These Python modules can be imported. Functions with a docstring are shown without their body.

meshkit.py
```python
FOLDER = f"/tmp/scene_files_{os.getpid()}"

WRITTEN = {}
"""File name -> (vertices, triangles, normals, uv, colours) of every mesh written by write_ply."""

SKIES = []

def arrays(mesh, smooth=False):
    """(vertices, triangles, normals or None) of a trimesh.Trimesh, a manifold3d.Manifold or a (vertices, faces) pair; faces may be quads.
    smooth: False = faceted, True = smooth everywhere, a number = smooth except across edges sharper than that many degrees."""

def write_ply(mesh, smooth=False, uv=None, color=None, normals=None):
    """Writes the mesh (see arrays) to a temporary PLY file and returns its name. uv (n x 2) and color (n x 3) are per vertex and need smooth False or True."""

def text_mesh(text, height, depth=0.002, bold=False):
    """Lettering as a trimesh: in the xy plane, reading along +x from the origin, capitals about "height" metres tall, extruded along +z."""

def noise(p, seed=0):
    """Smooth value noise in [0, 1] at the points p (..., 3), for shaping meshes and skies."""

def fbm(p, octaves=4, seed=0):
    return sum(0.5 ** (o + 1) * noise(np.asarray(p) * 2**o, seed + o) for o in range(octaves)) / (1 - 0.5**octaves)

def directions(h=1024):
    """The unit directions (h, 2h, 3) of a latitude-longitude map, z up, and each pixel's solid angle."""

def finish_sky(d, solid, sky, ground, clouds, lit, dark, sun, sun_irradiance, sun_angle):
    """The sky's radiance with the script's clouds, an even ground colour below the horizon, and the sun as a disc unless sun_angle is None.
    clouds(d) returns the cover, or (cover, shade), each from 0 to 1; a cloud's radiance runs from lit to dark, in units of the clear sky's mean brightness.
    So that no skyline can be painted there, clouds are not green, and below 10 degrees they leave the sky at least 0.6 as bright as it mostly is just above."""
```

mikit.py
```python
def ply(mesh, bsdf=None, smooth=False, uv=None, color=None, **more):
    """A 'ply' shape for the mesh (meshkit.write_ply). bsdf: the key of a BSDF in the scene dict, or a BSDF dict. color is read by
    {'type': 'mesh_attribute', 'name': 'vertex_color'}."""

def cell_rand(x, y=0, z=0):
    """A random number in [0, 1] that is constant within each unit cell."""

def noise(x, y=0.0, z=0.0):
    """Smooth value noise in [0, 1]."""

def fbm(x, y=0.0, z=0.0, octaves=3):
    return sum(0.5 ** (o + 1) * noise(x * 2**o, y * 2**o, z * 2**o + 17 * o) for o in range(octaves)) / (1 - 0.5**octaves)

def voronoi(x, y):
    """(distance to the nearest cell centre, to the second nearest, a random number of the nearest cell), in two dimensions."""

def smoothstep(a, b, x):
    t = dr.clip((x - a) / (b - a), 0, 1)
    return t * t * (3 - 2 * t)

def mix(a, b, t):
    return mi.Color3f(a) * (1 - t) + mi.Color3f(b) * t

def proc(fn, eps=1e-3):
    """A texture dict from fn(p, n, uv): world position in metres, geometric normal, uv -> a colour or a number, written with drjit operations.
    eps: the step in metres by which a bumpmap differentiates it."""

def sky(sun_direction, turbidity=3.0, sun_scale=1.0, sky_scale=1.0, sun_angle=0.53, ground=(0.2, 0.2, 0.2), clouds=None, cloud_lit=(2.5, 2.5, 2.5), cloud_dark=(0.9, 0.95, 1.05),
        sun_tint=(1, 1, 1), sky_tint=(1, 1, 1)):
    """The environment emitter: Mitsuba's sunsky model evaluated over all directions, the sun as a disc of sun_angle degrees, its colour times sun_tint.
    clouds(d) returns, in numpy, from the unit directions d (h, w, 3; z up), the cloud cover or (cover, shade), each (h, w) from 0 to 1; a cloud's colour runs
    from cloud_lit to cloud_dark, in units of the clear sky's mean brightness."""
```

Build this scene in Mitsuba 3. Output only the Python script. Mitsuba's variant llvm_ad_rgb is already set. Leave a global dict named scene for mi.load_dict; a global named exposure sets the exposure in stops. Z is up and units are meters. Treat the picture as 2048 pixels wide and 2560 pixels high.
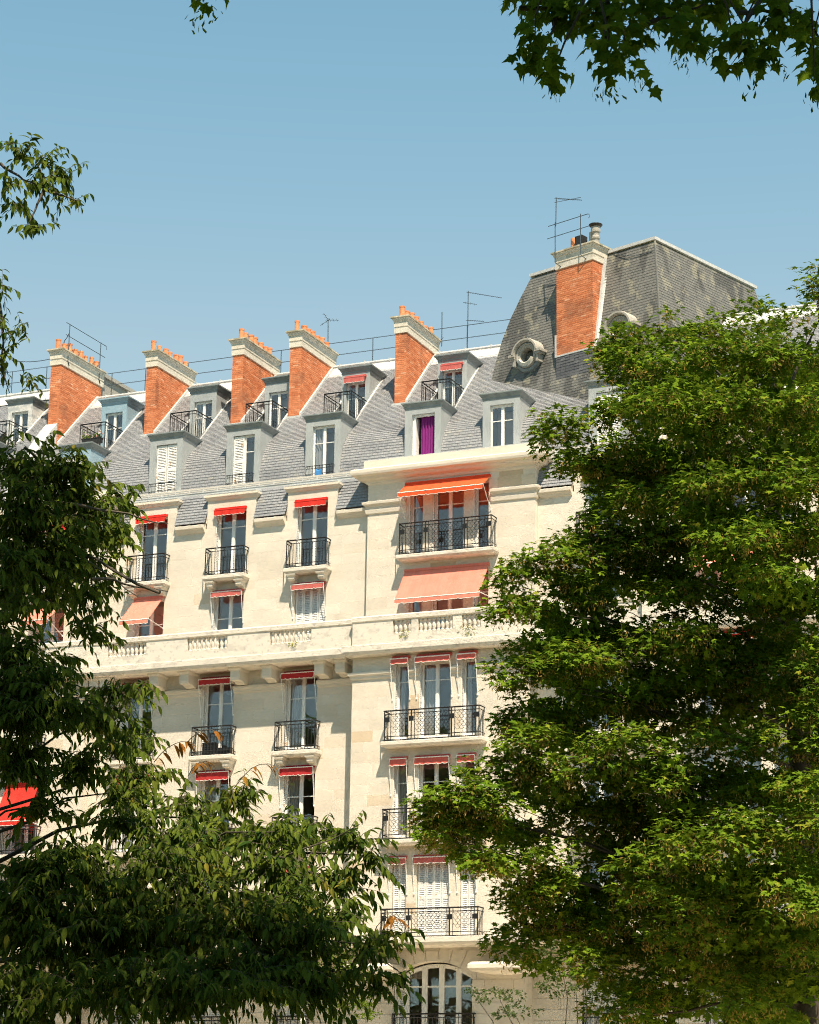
import math, numpy as np, trimesh, mitsuba as mi, drjit as dr, mikit, meshkit
from mikit import noise, fbm, cell_rand, smoothstep, mix
from shapely.geometry import box as sbox, Polygon
from shapely.ops import unary_union

T = mi.ScalarTransform4f
rng = np.random.default_rng(11)
scene, labels = {}, {}

# ---------------------------------------------------------------- camera, sky, exposure
yaw, pitch, roll = np.radians([-23.954, 15.351, 0.880])
CAM = np.array([0, 0, 1.7])
fwd = np.array([math.sin(yaw) * math.cos(pitch), math.cos(yaw) * math.cos(pitch), math.sin(pitch)])
right = np.array([math.cos(yaw), -math.sin(yaw), 0])
upv = np.cross(right, fwd)
upr = math.cos(roll) * upv - math.sin(roll) * right
scene['camera'] = {'type': 'perspective', 'fov': 20.17, 'fov_axis': 'x', 'near_clip': 0.3, 'far_clip': 4000.0,
                   'to_world': T().look_at(origin=CAM.tolist(), target=(CAM + fwd * 10).tolist(), up=upr.tolist())}


def haze_veil(d):      # thin summer haze, all round, thickening towards the horizon
    el = np.degrees(np.arcsin(np.clip(d[..., 2], -1, 1)))
    return np.minimum(0.26, 0.20 * np.exp(-(el - 20.5) / 5.0)) * (0.92 + 0.16 * meshkit.fbm(d * [3, 3, 9], 3, 2))


scene['daylight'] = mikit.sky((0.75, -1.0, 2.1), turbidity=3.0, sky_tint=(0.93, 1.05, 0.76), sky_scale=0.93, sun_scale=1.0, clouds=haze_veil, cloud_lit=(1.5, 1.25, 1.08))
exposure = 2.7


# ---------------------------------------------------------------- materials
def P(col, rough=0.6, metallic=0.0, spec=0.4, **k):
    c = mikit.proc(col) if callable(col) else {'type': 'rgb', 'value': list(col)}
    return {'type': 'twosided', 'b': {'type': 'principled', 'base_color': c, 'roughness': rough, 'metallic': metallic, 'specular': spec, **k}}


def bumped(bs, fn, scale, eps=2e-3):
    return {'type': 'twosided', 'b': {'type': 'bumpmap', 'tex': mikit.proc(fn, eps), 'scale': scale, 'bsdf': bs['b']}}


def c_stone(p, n, uv):
    t = uv.x
    c = mix((0.545, 0.495, 0.415), (0.605, 0.563, 0.49), t)
    c = mix(c, (0.46, 0.35, 0.22), smoothstep(0.94, 0.99, uv.y) * 0.7)
    g = fbm(p.x * 1.7, p.z * 2.6, p.y, 3)
    c = c * (0.88 + 0.2 * g)
    fine = fbm(p.x * 14, p.z * 30, p.y * 14, 2)
    return c * (0.93 + 0.14 * fine)


def c_stone_worn(p, n, uv):     # slabs and copings: grey lichen and rain streaks in patches with an outline
    c = mix((0.55, 0.51, 0.44), (0.605, 0.57, 0.505), uv.x)
    g = fbm(p.x * 3.1, p.y * 3.1, p.z * 5.0, 4)
    s = fbm(p.x * 9.0, p.y * 9.0, p.z * 9.0, 3)
    c = mix(c, (0.30, 0.28, 0.245), smoothstep(0.52, 0.70, g) * 0.33)
    c = mix(c, (0.17, 0.165, 0.145), smoothstep(0.60, 0.74, s) * 0.3)
    return c


def c_cap(p, n, uv):
    c = mix((0.50, 0.47, 0.40), (0.60, 0.57, 0.50), noise(p.x * 4, p.y * 4, p.z * 6))
    s = fbm(p.x * 3.0, p.y * 3.0, p.z * 5.0, 3)
    return mix(c, (0.30, 0.28, 0.23), smoothstep(0.60, 0.72, s) * 0.35)


def c_moss(p, n, uv):
    s = fbm(p.x * 4.0, p.y * 4.0, p.z * 4.0, 3)
    return mix((0.24, 0.225, 0.165), (0.40, 0.375, 0.30), smoothstep(0.35, 0.6, s))


def c_slate(p, n, uv):
    c = mix((0.192, 0.202, 0.216), (0.224, 0.232, 0.243), uv.x)
    c = mix(c, (0.27, 0.262, 0.235), smoothstep(0.93, 0.99, uv.y) * 0.5)
    g = fbm(p.x * 1.3, p.y * 1.3, p.z * 1.3, 3)
    c = mix(c, (0.145, 0.152, 0.165), smoothstep(0.50, 0.70, g) * 0.45)
    return c * (0.9 + 0.2 * noise(p.x * 18, p.y * 18, p.z * 18))


def c_slate_dark(p, n, uv):
    return mix((0.07, 0.073, 0.08), (0.12, 0.122, 0.128), uv.x * 2) * (0.85 + 0.3 * noise(p.x * 6, p.y * 6, p.z * 2))


def c_slate_old(p, n, uv):
    c = mix((0.112, 0.115, 0.108), (0.142, 0.143, 0.132), uv.x)
    g = fbm(p.x * 2.2, p.y * 2.2, p.z * 0.55, 4)
    c = mix(c, (0.055, 0.056, 0.054), smoothstep(0.50, 0.62, g) * 0.7)
    h = fbm(p.x * 3.7 + 9, p.y * 3.7, p.z * 2.0, 3)
    c = mix(c, (0.25, 0.24, 0.18), smoothstep(0.57, 0.68, h) * 0.55)
    return c


def c_brick(p, n, uv):
    c = mix((0.43, 0.13, 0.055), (0.60, 0.235, 0.115), uv.x)
    c = mix(c, (0.66, 0.40, 0.26), smoothstep(0.90, 1.0, uv.y) * 0.6)
    w = fbm(p.x * 1.6, p.y * 1.6, p.z * 1.1, 4)
    c = mix(c, (0.21, 0.085, 0.05), smoothstep(0.52, 0.68, w) * 0.5)
    return c * (0.85 + 0.3 * noise(p.x * 25, p.y * 25, p.z * 40))


def c_zinc(p, n, uv):
    g = fbm(p.x * 3.0, p.y * 3.0, p.z * 1.2, 3)
    return mix((0.235, 0.262, 0.272), (0.36, 0.385, 0.388), g)


def c_zinc_dark(p, n, uv):
    g = fbm(p.x * 5.0, p.y * 5.0, p.z * 3.0, 3)
    return mix((0.115, 0.14, 0.148), (0.205, 0.235, 0.24), g)


def c_zinc_blue(p, n, uv):
    g = fbm(p.x * 5.0, p.y * 5.0, p.z * 3.0, 3)
    return mix((0.19, 0.29, 0.36), (0.26, 0.37, 0.44), g)


def c_zinc_white(p, n, uv):
    g = fbm(p.x * 4.0, p.y * 4.0, p.z * 4.0, 3)
    return mix((0.36, 0.375, 0.375), (0.52, 0.525, 0.515), g)


def c_render(p, n, uv):
    g = fbm(p.x * 6.0, p.y * 3.0, p.z * 6.0, 4)
    return mix((0.33, 0.36, 0.37), (0.49, 0.50, 0.49), smoothstep(0.3, 0.62, g))


def c_white(p, n, uv):
    g = fbm(p.x * 6.0, p.y * 6.0, p.z * 2.0, 3)
    return mix((0.62, 0.62, 0.60), (0.76, 0.76, 0.745), g)


def c_shutter(p, n, uv):
    g = fbm(p.x * 3.0, p.y * 3.0, p.z * 9.0, 3)
    c = mix((0.56, 0.56, 0.54), (0.72, 0.72, 0.70), g)
    r = fbm(p.x * 11.0, p.y * 11.0, p.z * 3.5 + 5, 3)
    return mix(c, (0.42, 0.24, 0.09), smoothstep(0.70, 0.78, r) * 0.7)


def c_leaf(young, old, pale_tone):
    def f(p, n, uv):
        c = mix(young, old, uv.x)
        return mix(c, pale_tone, smoothstep(0.88, 1.0, uv.y) * 0.75)  # a random share of leaves takes the paler, yellower tone
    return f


def leafmat(fn, trans=0.75, rough=0.45, spec=0.5):
    return {'type': 'principledthin', 'base_color': mikit.proc(fn), 'diff_trans': trans, 'roughness': rough, 'eta': 1.45, 'spec_trans': 0.0}


def c_bark(p, n, uv):
    g = fbm(p.x * 9.0, p.y * 9.0, p.z * 2.5, 3)
    return mix((0.03, 0.026, 0.02), (0.075, 0.065, 0.052), g)


def c_bounce_gravel(p, n, uv):
    return mix((0.36, 0.30, 0.21), (0.48, 0.42, 0.31), fbm(p.x * 0.8, p.y * 0.8, 0, 4))


def c_ground(p, n, uv):
    g = fbm(p.x * 0.7, p.y * 0.7, 0, 4)
    return mix((0.045, 0.065, 0.02), (0.10, 0.11, 0.045), g)


def cloth(col, fade, trans):
    def f(p, n, uv):
        g = fbm(p.x * 3.0, p.y * 3.0, p.z * 3.0, 3)
        st = noise(p.x * 40.0, 0, 0)
        return mix(col, fade, g * 0.8) * (0.95 + 0.1 * st)
    return {'type': 'principledthin', 'base_color': mikit.proc(f), 'diff_trans': trans, 'roughness': 0.8, 'eta': 1.3, 'spec_trans': 0.0}


MATS = dict(
    stone=bumped(P(c_stone, 0.85, spec=0.2), lambda p, n, uv: fbm(p.x * 35, p.y * 35, p.z * 35, 2), 0.004),
    stone_worn=bumped(P(c_stone_worn, 0.9, spec=0.2), lambda p, n, uv: fbm(p.x * 22, p.y * 22, p.z * 22, 3), 0.012),
    cap=P(c_cap, 0.85, spec=0.2), moss=P(c_moss, 0.95, spec=0.1),
    slate=P(c_slate, 0.42, spec=0.5), slate_dark=P(c_slate_dark, 0.55, spec=0.4), slate_old=P(c_slate_old, 0.6, spec=0.35), deck=P((0.035, 0.035, 0.037), 0.9),
    brick=P(c_brick, 0.85, spec=0.2), mortar=P((0.32, 0.165, 0.10), 0.95, spec=0.1),
    zinc=P(c_zinc, 0.45, spec=0.5), zinc_dark=P(c_zinc_dark, 0.5, spec=0.5), zinc_blue=P(c_zinc_blue, 0.5, spec=0.5), zinc_white=P(c_zinc_white, 0.45, spec=0.5),
    render=P(c_render, 0.85, spec=0.2), white=P(c_white, 0.4, spec=0.5), shutter=P(c_shutter, 0.5, spec=0.4),
    iron=P((0.012, 0.013, 0.014), 0.5, spec=0.25), steel=P((0.03, 0.05, 0.065), 0.45, spec=0.5), terracotta=P(lambda p, n, uv: mix((0.50, 0.17, 0.075), (0.66, 0.30, 0.15), noise(p.x * 9, p.y * 9, p.z * 9)), 0.8, spec=0.2),
    glass={'type': 'thindielectric', 'int_ior': 1.8},
    room=P((0.44, 0.42, 0.38), 0.9), curtain={'type': 'principledthin', 'base_color': {'type': 'rgb', 'value': [0.42, 0.44, 0.44]}, 'diff_trans': 0.9, 'roughness': 0.9, 'eta': 1.3, 'spec_trans': 0.0},
    purple={'type': 'principledthin', 'base_color': {'type': 'rgb', 'value': [0.30, 0.045, 0.26]}, 'diff_trans': 0.8, 'roughness': 0.8, 'eta': 1.3, 'spec_trans': 0.0},
    cloth_red=cloth((0.62, 0.035, 0.03), (0.70, 0.07, 0.05), 0.55), cloth_orange=cloth((0.78, 0.10, 0.038), (0.80, 0.135, 0.055), 0.6),
    cloth_coral=cloth((0.72, 0.235, 0.17), (0.76, 0.32, 0.255), 0.6), cloth_light=cloth((0.60, 0.10, 0.085), (0.68, 0.21, 0.18), 0.55), cloth_dark=cloth((0.40, 0.03, 0.035), (0.46, 0.06, 0.06), 0.4), cloth_pink=cloth((0.55, 0.13, 0.12), (0.60, 0.20, 0.18), 0.6),
    bark=P(c_bark, 0.9, spec=0.2), twig=P((0.075, 0.062, 0.045), 0.8), ground=P(c_ground, 0.95, spec=0.1), bounce_gravel=P(c_bounce_gravel, 0.95, spec=0.1), paving=P((0.40, 0.37, 0.31), 0.85),
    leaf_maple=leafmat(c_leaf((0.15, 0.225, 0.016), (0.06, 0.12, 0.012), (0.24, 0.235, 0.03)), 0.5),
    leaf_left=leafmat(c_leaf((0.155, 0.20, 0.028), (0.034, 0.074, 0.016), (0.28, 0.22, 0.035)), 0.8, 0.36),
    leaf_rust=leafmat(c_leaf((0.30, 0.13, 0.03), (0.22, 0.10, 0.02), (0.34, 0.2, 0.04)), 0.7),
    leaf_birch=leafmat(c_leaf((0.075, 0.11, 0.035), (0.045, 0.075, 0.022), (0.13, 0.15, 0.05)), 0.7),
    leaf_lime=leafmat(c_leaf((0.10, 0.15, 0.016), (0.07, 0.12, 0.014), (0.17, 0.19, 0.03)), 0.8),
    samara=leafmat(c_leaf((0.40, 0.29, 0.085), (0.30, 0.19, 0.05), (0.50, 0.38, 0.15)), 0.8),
    blue=P((0.03, 0.16, 0.38), 0.6), flower=P(lambda p, n, uv: mix((0.62, 0.22, 0.2), (0.7, 0.55, 0.45), uv.x), 0.7), weed=P(lambda p, n, uv: mix((0.30, 0.27, 0.03), (0.16, 0.2, 0.03), uv.x), 0.8),
    dark=P((0.02, 0.02, 0.02), 0.5), concrete=P((0.31, 0.30, 0.27), 0.9, spec=0.1))
scene.update({'mat_' + a: b for a, b in MATS.items()})


# ---------------------------------------------------------------- mesh helpers
class MB:
    def __init__(s):
        s.v, s.f, s.t, s.n = [], [], [], 0

    def add(s, v, f, uv=None):
        v = np.asarray(v, float).reshape(-1, 3); f = np.asarray(f, int)
        if f.shape[1] == 4:
            f = np.vstack([f[:, [0, 1, 2]], f[:, [0, 2, 3]]])
        if uv is None:
            uv = rng.random(2)
        uv = np.asarray(uv, float)
        s.v.append(v); s.f.append(f + s.n); s.t.append(np.broadcast_to(uv, (len(v), 2))); s.n += len(v)
        return s

    def box(s, x0, x1, y0, y1, z0, z1, uv=None):
        v = [[x, y, z] for z in (z0, z1) for y in (y0, y1) for x in (x0, x1)]
        return s.add(v, [[0, 2, 3, 1], [4, 5, 7, 6], [0, 1, 5, 4], [1, 3, 7, 5], [3, 2, 6, 7], [2, 0, 4, 6]], uv)

    def quad(s, a, b, c, d, uv=None):
        return s.add([a, b, c, d], [[0, 1, 2, 3]], uv)

    def prism(s, poly, axis, a, b, uv=None):
        """poly: points in the two other axes' plane (order xyz without axis), extruded from a to b along axis."""
        poly = np.asarray(poly, float); n = len(poly)
        def put(h):
            o = np.zeros((n, 3)); k = [i for i in range(3) if i != axis]
            o[:, k] = poly; o[:, axis] = h; return o
        v = np.vstack([put(a), put(b)])
        q = [[i, (i + 1) % n, n + (i + 1) % n, n + i] for i in range(n)]
        s.add(v, q, uv)
        _, tf = trimesh.creation.triangulate_polygon(Polygon(poly), engine='earcut')
        tv, tf = trimesh.creation.triangulate_polygon(Polygon(poly), engine='earcut')
        for h in (a, b):
            o = np.zeros((len(tv), 3)); k = [i for i in range(3) if i != axis]
            o[:, k] = tv; o[:, axis] = h; s.add(o, tf, s.t[-1][0])
        return s

    def tube(s, pts, r, sides=6, uv=None, cap=True):
        p = np.asarray(pts, float); n = len(p)
        r = np.broadcast_to(np.asarray(r, float), (n,))
        t = np.gradient(p, axis=0); t /= np.linalg.norm(t, axis=1, keepdims=True) + 1e-12
        ref = np.where(np.abs(t[:, 2:]) < 0.9, [0, 0, 1.0], [1.0, 0, 0])
        a = np.cross(t, ref); a /= np.linalg.norm(a, axis=1, keepdims=True) + 1e-12
        b = np.cross(t, a); g = np.arange(sides) * 2 * np.pi / sides
        v = p[:, None] + r[:, None, None] * (np.cos(g)[None, :, None] * a[:, None] + np.sin(g)[None, :, None] * b[:, None])
        i, j = np.meshgrid(np.arange(n - 1), np.arange(sides), indexing='ij')
        q = np.stack([i * sides + j, i * sides + (j + 1) % sides, (i + 1) * sides + (j + 1) % sides, (i + 1) * sides + j], -1).reshape(-1, 4)
        s.add(v.reshape(-1, 3), q, uv)
        if cap:
            for o in (0, n - 1):
                s.add(v[o], [[0, k, k + 1] for k in range(1, sides - 1)], s.t[-1][0])
        return s

    def lathe(s, prof, c, sides=16, uv=None):
        """prof: (radius, z) pairs round a vertical axis at c."""
        prof = np.asarray(prof, float); g = np.arange(sides) * 2 * np.pi / sides; n = len(prof)
        v = np.stack([prof[:, None, 0] * np.cos(g) + c[0], prof[:, None, 0] * np.sin(g) + c[1], np.broadcast_to(prof[:, 1:], (n, sides)) + c[2]], -1)
        i, j = np.meshgrid(np.arange(n - 1), np.arange(sides), indexing='ij')
        q = np.stack([i * sides + j, i * sides + (j + 1) % sides, (i + 1) * sides + (j + 1) % sides, (i + 1) * sides + j], -1).reshape(-1, 4)
        return s.add(v.reshape(-1, 3), q, uv)

    def cornice(s, prof, x0, x1, yw, yb, ends=(1, 1), uv=None):
        """prof: (out, z) from bottom to top; runs along the front at y = yw - out and back along both ends to yb, mitred."""
        rows = []
        for o, z in prof:
            r = []
            r += [(x0 - o, yb, z), (x0 - o, yw - o, z)] if ends[0] else [(x0, yw - o, z)]
            r += [(x1 + o, yw - o, z), (x1 + o, yb, z)] if ends[1] else [(x1, yw - o, z)]
            rows.append(r)
        m = len(rows[0]); v = np.array(rows).reshape(-1, 3)
        q = [[i * m + j, i * m + j + 1, (i + 1) * m + j + 1, (i + 1) * m + j] for i in range(len(rows) - 1) for j in range(m - 1)]
        s.add(v, q, uv)
        if not ends[0] or not ends[1]:
            for k, e in ((0, ends[0]), (-1, ends[1])):
                if not e:
                    pp = [(yw - o, z) for o, z in prof] + [(yb, prof[-1][1]), (yb, prof[0][1])]
                    tv, tf = trimesh.creation.triangulate_polygon(Polygon(pp), engine='earcut')
                    s.add(np.column_stack([np.full(len(tv), (x0, x1)[k]), tv]), tf, s.t[-1][0])
        for o, z in (prof[0], prof[-1]):        # lids
            s.add([(x0 - o * ends[0], yw - o, z), (x1 + o * ends[1], yw - o, z), (x1 + o * ends[1], yb, z), (x0 - o * ends[0], yb, z)], [[0, 1, 2, 3]], s.t[0][0])
        return s

    def xf(s, fn):
        s.v = [fn(v) for v in s.v]; return s

    def mesh(s):
        return np.vstack(s.v), np.vstack(s.f)

    def uv(s):
        return np.vstack(s.t)


count = {}


def key_for(name, parent=None):
    base = (parent + '__' if parent else '') + name
    k = count.get(base, 0); count[base] = k + 1
    return base if k == 0 else f'{base}_{k:03d}'


def tag(key, label=None, cat=None, group=None, kind=None):
    d = {a: b for a, b in (('label', label), ('category', cat), ('group', group), ('kind', kind)) if b}
    if d:
        labels[key] = {**labels.get(key, {}), **d}
    return key


def put(name, mb, mat, parent=None, smooth=False, **k):
    key = key_for(name, parent)
    v, f = mb.mesh()
    scene[key] = mikit.ply((v, f), 'mat_' + mat, smooth=smooth, uv=mb.uv() if smooth in (False, True) else None)
    tag(key, **k)
    return key


def thing(name, label, cat, group=None):
    key = key_for(name)
    return tag(key, label, cat, group)


def extrude_xz(poly, y0, th):
    """shapely polygon in x, z -> (v, f) with its front at y0 and its back at y0 + th."""
    vs, fs, n = [], [], 0
    for g in getattr(poly, 'geoms', [poly]):
        m = trimesh.creation.extrude_polygon(g, th, engine='earcut')
        v = np.array(m.vertices)[:, [0, 2, 1]]; v[:, 1] += y0
        vs.append(v); fs.append(np.array(m.faces)[:, ::-1] + n); n += len(v)
    return np.vstack(vs), np.vstack(fs)

# ================================================================ ground
g = MB(); g.box(-400, 400, -300, 400, -0.5, 0.0); put('ground', g, 'ground', kind='structure')
g = MB(); g.box(-250, 250, 35.0, 61.2, -0.3, 0.004); put('esplanade', g, 'bounce_gravel', kind='structure')  # unseen pale ground, added to bounce warm sunlight onto the facade
g = MB(); g.box(-200, 200, 61.2, 66.0, -0.3, 0.13); put('pavement', g, 'paving', kind='structure')

# ================================================================ apartment building
BLD = thing('apartment_building', 'cream stone apartment building with grey slate mansard roof, brick chimneys and red awnings', 'building')
LB, LW, UB, UW = 66.0, 66.7, 66.92, 67.15            # front planes: lower bay, lower wing, upper bay, upper wing
PAV = (-45.75, -41.2)                                # end pavilion
BAY = (-31.25, -25.3)                                # main bay
BAY2 = (-21.28, -11.0)                               # right bay
COLS = [-43.45, -39.6, -36.52, -33.43, -23.13]       # axes of the single windows
WING = [-39.6, -36.52, -33.43, -23.13]
TRIO = [(-29.75, -29.25), (-28.90, -27.80), (-27.45, -26.92)]
TRIO2 = [(a + 9.98, b + 9.98) for a, b in TRIO]
HW = 0.585
FLOORS_LOW = [(4.7, 7.0), (7.9, 10.27), (10.95, 13.38), (14.05, 16.55)]
FLOORS_UP = [(17.1, 19.72), (20.3, 22.68)]


def wall(Y, poly, ops, th=0.34):
    """A wall of jointed stones on a backing: returns the backing mesh and the list of stones (x0, x1, z0, z1)."""
    holes = unary_union([o if isinstance(o, Polygon) else sbox(*[o[0], o[2], o[1], o[3]]) for o in ops]) if ops else Polygon()
    solid = poly.difference(holes)
    return solid, extrude_xz(solid, Y + 0.007, th)


def courses(solid, h=0.36, joint=0.007, seed=0, lmin=0.7, lmax=1.35, z_start=None):
    """Cuts the wall's face into courses of stones, each a shapely rectangle clipped by the openings."""
    r = np.random.default_rng(seed); out = []
    x0, z0, x1, z1 = solid.bounds
    zs = {z0, z1}
    for g in getattr(solid, 'geoms', [solid]):
        for ring in g.interiors:
            if len(ring.coords) <= 5:
                zs |= {round(c[1], 3) for c in ring.coords}
        zs |= {round(c[1], 3) for c in g.exterior.coords}
    zs = sorted(z for z in zs if z0 <= z <= z1); bands = []
    for a, b in zip(zs, zs[1:]):
        if b - a < 0.03:
            continue
        n = max(1, round((b - a) / h)); bands += [(a + (b - a) * i / n, a + (b - a) * (i + 1) / n) for i in range(n)]
    for a, b in bands:
        row = solid.intersection(sbox(x0, a + joint / 2, x1, b - joint / 2))
        for piece in getattr(row, 'geoms', [row]):
            if piece.is_empty or piece.area < 0.01:
                continue
            pa, _, pb, _ = piece.bounds; cuts = [pa]; first = True
            while True:
                step = r.uniform(lmin, lmax) * (r.uniform(0.35, 1) if first else 1); first = False
                if cuts[-1] + step > pb - 0.35:
                    break
                cuts.append(cuts[-1] + step)
            cuts.append(pb)
            for c0, c1 in zip(cuts, cuts[1:]):
                st = piece.intersection(sbox(c0 + joint / 2 * (c0 > pa), a, c1 - joint / 2 * (c1 < pb), b))
                if st.area > 0.004:
                    out.append(st)
    return out


def stone_mesh(st, Y, mb, depth=0.007, uv=None):
    if uv is None:
        uv = (float(np.clip(rng.normal(0.5, 0.22), 0, 1)), float(rng.random()))
    for g in getattr(st, 'geoms', [st]):
        if g.geom_type != 'Polygon':
            continue
        c = np.array(g.exterior.coords)[:-1]
        if len(c) == 4:
            xa, za, xb, zb = g.bounds; e = 0.003
            v = [(xa + e, Y, za + e), (xb - e, Y, za + e), (xb - e, Y, zb - e), (xa + e, Y, zb - e),
                 (xa, Y + depth, za), (xb, Y + depth, za), (xb, Y + depth, zb), (xa, Y + depth, zb)]
            mb.add(v, [[0, 1, 2, 3], [4, 5, 1, 0], [5, 6, 2, 1], [6, 7, 3, 2], [7, 4, 0, 3]], uv)
        else:
            v, f = extrude_xz(g, Y, depth); mb.add(v, f, uv)


STONES = []           # (polygon, plane, depth) over all walls


def add_wall(name, Y, poly, ops, seed, h=0.36, joint=0.007, depth=0.007, sides=()):
    solid, (v, f) = wall(Y, poly, ops)
    if depth > 0.007:
        v[:, 1] += depth - 0.007
    mb = MB(); mb.add(v, f, (0.5, 0.3))
    for b in sides:
        mb.box(*b, uv=(0.5, 0.3))
    key = put(name, mb, 'stone', BLD)
    for st in courses(solid, h, joint, seed):
        STONES.append((st, Y, depth, key))
    return key


def rects(cols, floors, hw=HW):
    return [(c - hw, c + hw, a, b) for c in cols for a, b in floors]


def trio(tr, floors):
    return [(a, b, z0, z1) for a, b in tr for z0, z1 in floors]


ZB = 16.84      # underside of the long balcony
# lower walls
ARCH_C, ARCH_HW = -28.32, 1.32
ang = np.linspace(math.radians(52), math.radians(128), 15)
AR = ARCH_HW / math.cos(math.radians(52)); arch_top = 7.12; ac = arch_top - AR
ARCH = Polygon([(ARCH_C - ARCH_HW, 3.6), (ARCH_C + ARCH_HW, 3.6)] + [(ARCH_C + AR * math.cos(t), ac + AR * math.sin(t)) for t in ang])
ARCH2 = Polygon([(x + 9.98, z) for x, z in ARCH.exterior.coords])
add_wall('wall', LW, sbox(PAV[1], 7.6, BAY[0], ZB), rects(WING[:3], FLOORS_LOW[1:]), 1)
add_wall('wall', LB, sbox(BAY[0], 7.6, BAY[1], ZB), trio(TRIO, FLOORS_LOW[1:]), 2, sides=[(BAY[0], BAY[0] + 0.3, LB + 0.345, LW + 0.2, 7.6, ZB), (BAY[1] - 0.3, BAY[1], LB + 0.345, LW + 0.2, 7.6, ZB)])
add_wall('wall', LW, sbox(BAY[1], 7.6, BAY2[0], ZB), rects(WING[3:], FLOORS_LOW[1:]), 3)
add_wall('wall', LB, sbox(BAY2[0], 7.6, BAY2[1], ZB), trio(TRIO2, FLOORS_LOW[1:]), 4, sides=[(BAY2[0], BAY2[0] + 0.3, LB + 0.345, LW + 0.2, 7.6, ZB)])
add_wall('wall', LB, sbox(PAV[0], 7.6, PAV[1], ZB), rects(COLS[:1], FLOORS_LOW[1:]), 5, sides=[(PAV[1] - 0.3, PAV[1], LB + 0.345, LW + 0.2, 7.6, ZB)])
# ground storey, with broad sunk joints
GZ = dict(h=0.345, joint=0.03, depth=0.025)
add_wall('wall', LW, sbox(PAV[1], 0.1, BAY[0], 7.58), rects(WING[:3], FLOORS_LOW[:1]), 6, **GZ)
add_wall('wall', LB, sbox(BAY[0], 0.1, BAY[1], 7.58), [ARCH], 7, sides=[(BAY[0], BAY[0] + 0.3, LB + 0.37, LW + 0.2, 0.1, 7.58), (BAY[1] - 0.3, BAY[1], LB + 0.37, LW + 0.2, 0.1, 7.58)], **GZ)
add_wall('wall', LW, sbox(BAY[1], 0.1, BAY2[0], 7.58), rects(WING[3:], FLOORS_LOW[:1]), 8, **GZ)
add_wall('wall', LB, sbox(BAY2[0], 0.1, BAY2[1], 7.58), [ARCH2], 9, **GZ)
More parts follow.
